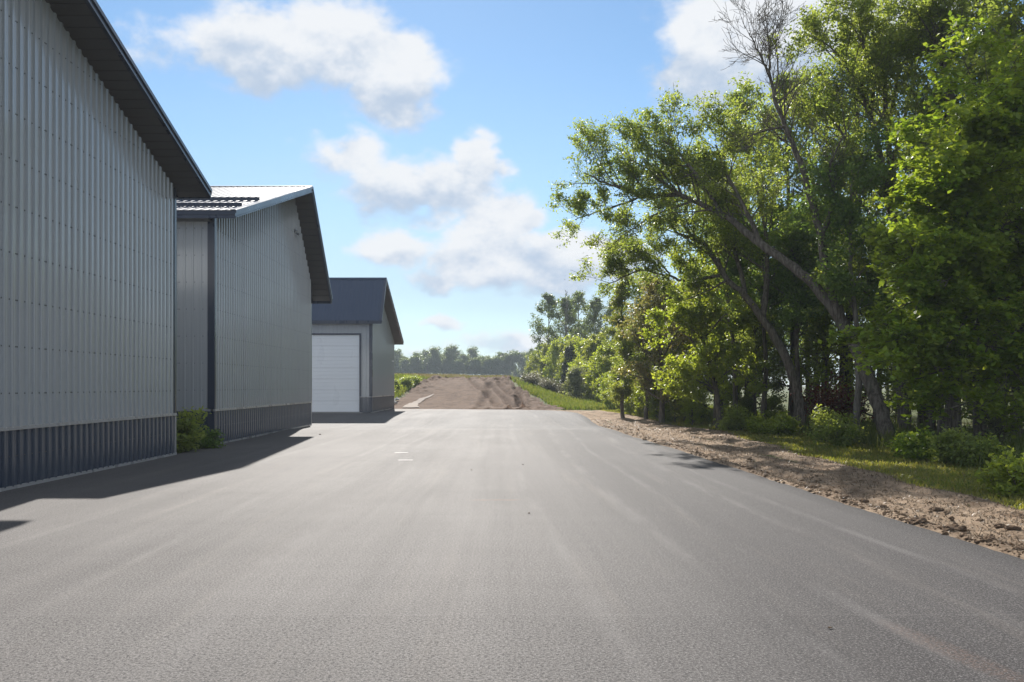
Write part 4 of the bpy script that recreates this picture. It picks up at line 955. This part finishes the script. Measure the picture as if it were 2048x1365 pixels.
# --- far tree line across the field
PR['line1'] = proto(121, 10.5, .15, .45, 3.4, 14, dict(PF, kids=[0, 6]), 'far_leaf', 26, .42, .42)
PR['line2'] = proto(122, 9.5, .15, .40, 3.6, 14, dict(PF, kids=[0, 6]), 'far_leaf', 26, .45, .42)
PR['scrub'] = proto(123, 5.8, .10, .05, 3.0, 18, dict(PF, kids=[0, 6]), 'far_leaf', 26, .5, .5)
rl = random.Random(9)
for i in range(17):
    px = 795 + i * 19 + rl.uniform(-5, 5); Y = 345 + rl.uniform(-12, 12); x = (px - VX) / FPX * Y
    top = [707, 716, 712, 706, 703, 709, 700, 712, 703, 716, 722, 709, 714, 709, 717, 712, 700][i]; z = gz(x, Y)
    k = 'line1' if i % 2 else 'line2'; Ht = EYE + (VY - top) / FPX * Y - z; sc = Ht / (11.2 if i % 2 else 10.4)
    plant(PR[k], 'field_tree', 'small hazy tree in the far line across the field', 'tree', x, Y, sc * rl.uniform(.95, 1.25), rl.uniform(0, 6), 'far line of trees across the field', sz=sc)
for i in range(34):
    px = 780 + i * 10 + rl.uniform(-4, 4); Y = 335 + rl.uniform(-8, 25); x = (px - VX) / FPX * Y
    plant(PR['scrub'], 'field_scrub', 'low hazy scrub tree under the far line across the field', 'tree', x, Y, rl.uniform(.7, 1.0), rl.uniform(0, 6), 'scrub under the far tree line')

# --- shrubs and saplings at the foot of the wood
def shrub(seed, x, y, H, sp, leafm, name, label, per=16, size=.10, spread=.1, n=14, PP=None, cat='shrub', aspect=.6, up=.8, barkm='bark'):
    T = Tree(seed); PP = PP or dict(lev=2, kids=[0, 5], up=.1, wob=.25, lift=.15, bare=0)
    for k in range(n):
        a = k * 2.4 + T.r.uniform(-.4, .4); e = R(T.r.uniform(35, 85)); L = H * T.r.uniform(.55, 1.0)
        d = Vector((math.cos(a) * math.cos(e) * sp, math.sin(a) * math.cos(e) * sp, math.sin(e)))
        T.branch(Vector((math.cos(a) * .05, math.sin(a) * .05, -.05)), d, L, .012 + .006 * H, 1, PP)
    return T.make(name, label, cat, M[barkm], M[leafm], per, spread, size, loc=(x, y, gz(x, y)), crown='foliage', trunk='stem', aspect=aspect, up=up)
g = G(2030, 985); shrub(301, g.x + .05, g.y, .55, 1.1, 'lime_leaf', 'yellow_shrub', 'sunlit yellow-green shrub in the grass at the right edge', 12, .085, .07, 16)
g = G(1640, 868); shrub(302, g.x + 1.2, g.y + 2.2, 1.7, 1.2, 'red_leaf', 'red_bush', 'dark red bush in the shade between the two bent oak trunks', 14, .12, .14, 14)
g = G(1985, 905); shrub(303, g.x, g.y - .2, 1.6, .7, 'silver_leaf', 'pale_sapling', 'pale-leaved sapling in front of the maple trunk', 7, .10, .09, 9)
g = G(1835, 915); shrub(304, g.x, g.y, .6, 1.7, 'maple_leaf', 'arching_shrub', 'low arching shrub with sunlit leaves below the straight dark trunks', 14, .10, .09, 16)
g = G(1900, 925); shrub(305, g.x, g.y, .62, 1.2, 'mid_leaf', 'mid_shrub', 'rounded green shrub right of the low arching one', 15, .09, .1, 16)
g = G(1960, 930); shrub(306, g.x, g.y, .55, 1.3, 'mid_leaf', 'mid_shrub', 'shaded green shrub left of the yellow one at the right edge', 14, .09, .09, 14)
g = G(1560, 868); shrub(307, g.x, g.y, .62, 1.5, 'lime_leaf', 'light_shrub', 'light green low shrub left of the bent oak trunk base', 14, .11, .1, 16)
g = G(1520, 866); shrub(308, g.x, g.y, .5, 1.5, 'lime_leaf', 'light_shrub', 'light green low shrub, leftmost at the foot of the wood', 14, .11, .1, 14)
g = G(1660, 880); shrub(309, g.x, g.y, .85, 1.2, 'mid_leaf', 'mid_shrub', 'green shrub between the two bent oak trunks', 14, .10, .1, 16)
g = G(1700, 892); shrub(310, g.x, g.y + .6, .7, 1.2, 'mid_leaf', 'mid_shrub', 'low shrub at the foot of the pale bare trunk', 14, .09, .1, 14)
g = G(1470, 862); shrub(311, g.x, g.y, .8, 1.2, 'mid_leaf', 'mid_shrub', 'green shrub at the foot of the thin dark trunk', 12, .11, .11, 14)
# leafy shrub in the gap between the two nearest buildings
PG = dict(lev=2, kids=[0, 6], up=.05, wob=.25, lift=.05, bare=0)
shrub(320, -8.12, 22.35, .98, .7, 'mid_leaf', 'leafy_shrub', 'leafy green shrub in the gap between the two nearest buildings', 8, .13, .08, 15, PG, aspect=.55)
shrub(321, -7.98, 23.75, .55, .9, 'dark_leaf', 'dark_shrub', 'small dark shrub against the middle building\'s corner', 9, .08, .06, 12, PG)
# bushes on the bank left of the ramp
for i, (x, y, h_) in enumerate(((-9.3, 84, .9), (-9.9, 80, .8), (-10.2, 76, 1.0), (-8.9, 87, .7), (-10.6, 71.5, .9))):
    shrub(330 + i, x, y, h_, 1.5, 'mid_leaf', 'bank_shrub', 'low green shrub on the bank left of the soil ramp', 22, .12, .14, 12)['group'] = 'shrubs on the bank left of the ramp'
for i in range(9):
    y = 86 + rl.uniform(0, 20); x = 1.6 + rl.uniform(0, 3.0)
    o = shrub(340 + i, x, y, 1.15, 1.5, 'brush', 'dry_brush', 'greyish dry brush on top of the grassy bank right of the ramp', 16, .10, .16, 12); o['group'] = 'dry brush on the bank'

# ------------------------------------------------------------------ grass, straw, clods, stones
def blades(name, label, pts, h, w, m, lean=.35, seed=1):
    rs = np.random.RandomState(seed); n = len(pts); a = rs.uniform(0, 6.283, n)
    h = h * rs.uniform(.5, 1.3, n); d = np.stack([np.cos(a), np.sin(a), 0 * a], -1); le = rs.normal(0, lean, (n, 2))
    tip = pts + np.stack([le[:, 0] * h, le[:, 1] * h, h * np.clip(1 - .35 * (le ** 2).sum(1), .3, 1)], -1)
    mid = pts * .5 + tip * .5; mid[:, 2] += h * .10
    W = (w * rs.uniform(.7, 1.3, n))[:, None] if np.ndim(w) == 0 else w[:, None]
    v = np.empty((n, 5, 3)); v[:, 0] = pts - d * W; v[:, 1] = pts + d * W; v[:, 2] = mid + d * W * .7; v[:, 3] = mid - d * W * .7; v[:, 4] = tip
    i = np.arange(n)[:, None] * 5
    f = np.concatenate([i + [[0, 1, 2]], i + [[0, 2, 3]], i + [[3, 2, 4]]])
    o = add_mesh(name, v.reshape(-1, 3), f, m); tag(o, label, kind='stuff'); return o
rs = np.random.RandomState(3)
def scatter(n, x0, x1, y0, y1, keep):
    x = rs.uniform(x0, x1, n); t = rs.uniform(0, 1, n); y = y0 * (y1 / y0) ** t        # thinner with distance
    k = keep(x, y) > rs.uniform(0, 1, n); x, y = x[k], y[k]
    return np.stack([x, y, height(x, y) - .06], -1)
gx = lambda y: grass_x(y) + .5 * fbm(y * .6, y * 0, 4, 5)
pts = scatter(90000, 6.2, 12, 9, 62, lambda x, y: sstep(-.25, .25, x - gx(y)) * (1 - sstep(2.0, 4.5, x - gx(y))) * np.clip(.25 + 2.2 * (fbm(x * 1.6, y * 1.6, 3, 1) + .35), 0, 1))
blades('short_grass', 'short mown grass beside the bare soil strip', pts, .085, .007 * (1 + pts[:, 1] * .045), M['lawn_blade'], .5, 1)
pts = scatter(60000, 7, 17, 10, 62, lambda x, y: sstep(2.0, 3.6, x - gx(y)) * (1 - sstep(5, 9, x - gx(y))) * np.clip(.1 + 2.6 * (fbm(x * .8, y * .8, 3, 2) + .3), 0, 1))
blades('tall_grass', 'tall green grass at the foot of the wood', pts, .48, .008 * (1 + pts[:, 1] * .04), M['grass_blade'], .38, 2)
pts = scatter(9000, 6.3, 9.5, 9, 50, lambda x, y: sstep(-.6, .2, x - gx(y)) * (1 - sstep(.6, 1.8, x - gx(y))))
blades('dry_grass', 'dry yellow grass along the edge of the bare soil strip', pts, .07, .008 * (1 + pts[:, 1] * .04), M['dry_blade'], .7, 3)
# bank and field
def bank(x, y): return np.where(y > 97.5, 1.0, 0.0) + np.where(y <= 97.5, sstep(.0, .5, x - ramp_r(y) - .1) + sstep(0, .4, ramp_l(y) - x), 0)
pts = scatter(70000, -13, 9.5, 63, 98, lambda x, y: np.clip(bank(x, y), 0, 1) * (1 - sstep(8, 9.5, x)) * np.clip(.35 + 2 * (fbm(x * .7, y * .5, 3, 3) + .3), 0, 1))
blades('bank_grass', 'rank green grass on the banks beside the soil ramp', pts, .42, .03, M['grass_blade'], .4, 4)
pts = scatter(45000, -22, 16, 97, 240, lambda x, y: .3 + 2 * (fbm(x * .15, y * .08, 3, 4) + .3))
blades('field_grass', 'tall yellowing grass of the field beyond the ramp', pts, .42, .06, M['dry_blade'], .35, 5)
pts = scatter(1500, -8.9, -7.9, 21.6, 24.6, lambda x, y: .9 + 0 * x)
blades('gap_grass', 'grass tufts in the gap between the two nearest buildings', pts + [0, 0, .05], .20, .006, M['grass_blade'], .45, 6)
# straw and roots lying on the bare soil
n = 26000; y = 6 * (45 / 6) ** rs.uniform(0, 1, n); u = rs.uniform(0, 1, n) ** .9; x = edge_wob(y) + u * (gx(y) - edge_wob(y))
pts = np.stack([x, y, verge_z(x, y, u) - .004], -1)
blades('straw_litter', 'straw and dead roots littering the bare soil strip', pts, .05, .004 * (1 + y * .05), M['straw'], 1.5, 7)

# clods along the edge of the mat
def clod_mesh(seed, sub=3):
    import bmesh
    bm = bmesh.new(); bmesh.ops.create_icosphere(bm, subdivisions=sub, radius=1)
    me = bpy.data.meshes.new('clod'); bm.to_mesh(me); bm.free()
    co = np.empty(len(me.vertices) * 3, np.float32); me.vertices.foreach_get('co', co); co = co.reshape(-1, 3)
    k = 1 + .9 * fbm(co[:, 0] * 1.5 + seed * 3.1, co[:, 1] * 1.5 + co[:, 2] * 2.1, 3, seed) + .55 * fbm(co[:, 0] * 5 + seed, co[:, 1] * 5 + co[:, 2] * 4, 2, seed + 1)
    co *= k[:, None]; co[:, 2] = np.maximum(co[:, 2], -.35); me.vertices.foreach_set('co', co.ravel()); me.update()
    return me
cms = [clod_mesh(s) for s in range(5)]
for me in cms: me.materials.append(M['clod'])
def clod(me, x, y, z, s, rz, name, label, cat, group, sq=.55):
    o = link(name, me, None, (x, y, z), (0, 0, rz)); o.scale = (s * 1.25, s, s * sq); return tag(o, label, cat, group)
cl_px = [(1908, 1068, .13, 'large dark soil clod at the asphalt edge, nearest the camera'), (1838, 1052, .11, 'dark soil clod on the asphalt edge left of the largest'), (1728, 1008, .085, None), (1762, 1016, .08, None), (1802, 1008, .075, None), (1690, 1002, .07, None), (1876, 1025, .075, None), (1998, 1058, .075, None), (2026, 1064, .085, None), (1960, 1046, .05, None), (1620, 982, .06, None), (1655, 990, .065, None), (1580, 968, .055, None), (1530, 950, .06, None), (1500, 944, .07, None), (1470, 930, .06, None), (1420, 916, .06, None), (1365, 898, .08, None), (1290, 884, .07, None), (1980, 1090, .07, None), (2040, 1108, .06, None), (1895, 1030, .05, None)]
for i, (px, py, s, lb) in enumerate(cl_px):
    g = G(px, py - 3); uu = float((g.x - edge_wob(np.array(g.y))) / (gx(np.array(g.y)) - edge_wob(np.array(g.y))))
    z = float(verge_z(np.array(g.x), np.array(g.y), np.array(max(0, uu)))) if uu > 0 else 0.0
    s *= .8; clod(cms[i % 5], g.x, g.y, z + s * .10, s, i * 1.9, 'soil_clod', lb or 'small soil clod lying along the edge of the asphalt', 'soil clod', 'soil clods along the asphalt edge')
# finer crumbs: too many to count
n = 2600; y = 6 * (38 / 6) ** rs.uniform(0, 1, n); u = np.abs(rs.normal(0, .5, n)) % 1; u[: n // 2] = np.abs(rs.normal(.04, .05, n // 2)); x = edge_wob(y) + u * (gx(y) - edge_wob(y))
z = verge_z(x, y, u); sz = rs.gamma(1.6, .007, n) + .005
octv = np.array([(1, 0, 0), (-1, 0, 0), (0, 1, 0), (0, -1, 0), (0, 0, 1), (0, 0, -.6)]); octf = np.array([(0, 2, 4), (2, 1, 4), (1, 3, 4), (3, 0, 4), (2, 0, 5), (1, 2, 5), (3, 1, 5), (0, 3, 5)])
v = (octv[None] * (1 + rs.uniform(-.35, .35, (n, 6, 3)))) * (sz[:, None, None] * [1.2, 1, .7]) + np.stack([x, y, z], -1)[:, None]
o = add_mesh('soil_crumbs', v.reshape(-1, 3), (octf[None] + np.arange(n)[:, None, None] * 6).reshape(-1, 3), M['clod']); tag(o, 'crumbs of soil strewn over the bare strip and its edge', kind='stuff')
# a few stones on the asphalt
for i, (px, py, s) in enumerate(((1660, 1258, .011), (1046, 930, .014), (640, 870, .035), (943, 941, .012), (1058, 1028, .012))):
    g = G(px, py); o = clod(cms[i % 5], g.x, g.y, .006 + s * .2, s, i, 'pebble', 'small dark pebble lying on the asphalt', 'pebble', 'pebbles on the asphalt')
# pale stones beside the far building
for me in [clod_mesh(20 + k, 2) for k in range(3)]:
    me.materials.append(M['rock']); cms.append(me)
for i in range(16):
    x = -8.6 - rs.uniform(0, 1.4); y = 68.5 + rs.uniform(0, 7); s = rs.uniform(.12, .28)
    clod(cms[5 + i % 3], x, y, float(height(x, y)) + s * .5, s, i * 1.3, 'stone', 'pale grey stone in the heap beside the far building', 'stone', 'pale stones beside the far building', .7)

# neighbours of a kind are told apart by their order from the left of the photo
ORD = 'first second third fourth fifth sixth seventh eighth ninth tenth eleventh twelfth thirteenth fourteenth fifteenth sixteenth seventeenth eighteenth nineteenth twentieth twenty-first twenty-second twenty-third twenty-fourth'.split()
for grp, txt in (('far line of trees across the field', '%s small hazy tree from the left in the far line across the field'), ('hazy clump of slender trees', '%s slender hazy tree from the left, in the clump beyond the bright bushes'),
                 ('bright bushes along the tree line', '%s bright green bush from the left along the foot of the tree line'), ('shrubs on the bank left of the ramp', '%s low green shrub from the left on the bank left of the soil ramp'),
                 ('dry brush on the bank', '%s clump of greyish dry brush from the left on the bank right of the ramp')):
    for k, o in enumerate(sorted([o for o in col.objects if o.get('group') == grp], key=lambda o: o.location.x / o.location.y)): o['label'] = txt % ORD[k]
# ------------------------------------------------------------------ haze
HAZE = 0.0005
hz = MB().box((-170, -60, -2.0), (170, 480, 24)).build('haze', None)
mh = bpy.data.materials.new('haze'); mh.use_nodes = True; Nh = NT(mh.node_tree)
pv = Nh.n('ShaderNodeVolumePrincipled'); pv.inputs['Color'].default_value = (.80, .90, 1.0, 1); pv.inputs['Density'].default_value = HAZE; pv.inputs['Anisotropy'].default_value = .0
oh = Nh.n('ShaderNodeOutputMaterial'); Nh.t.links.new(pv.outputs[0], oh.inputs['Volume'])
hz.data.materials.append(mh); tag(hz, 'thin bluish haze over the field and the woods', kind='stuff')
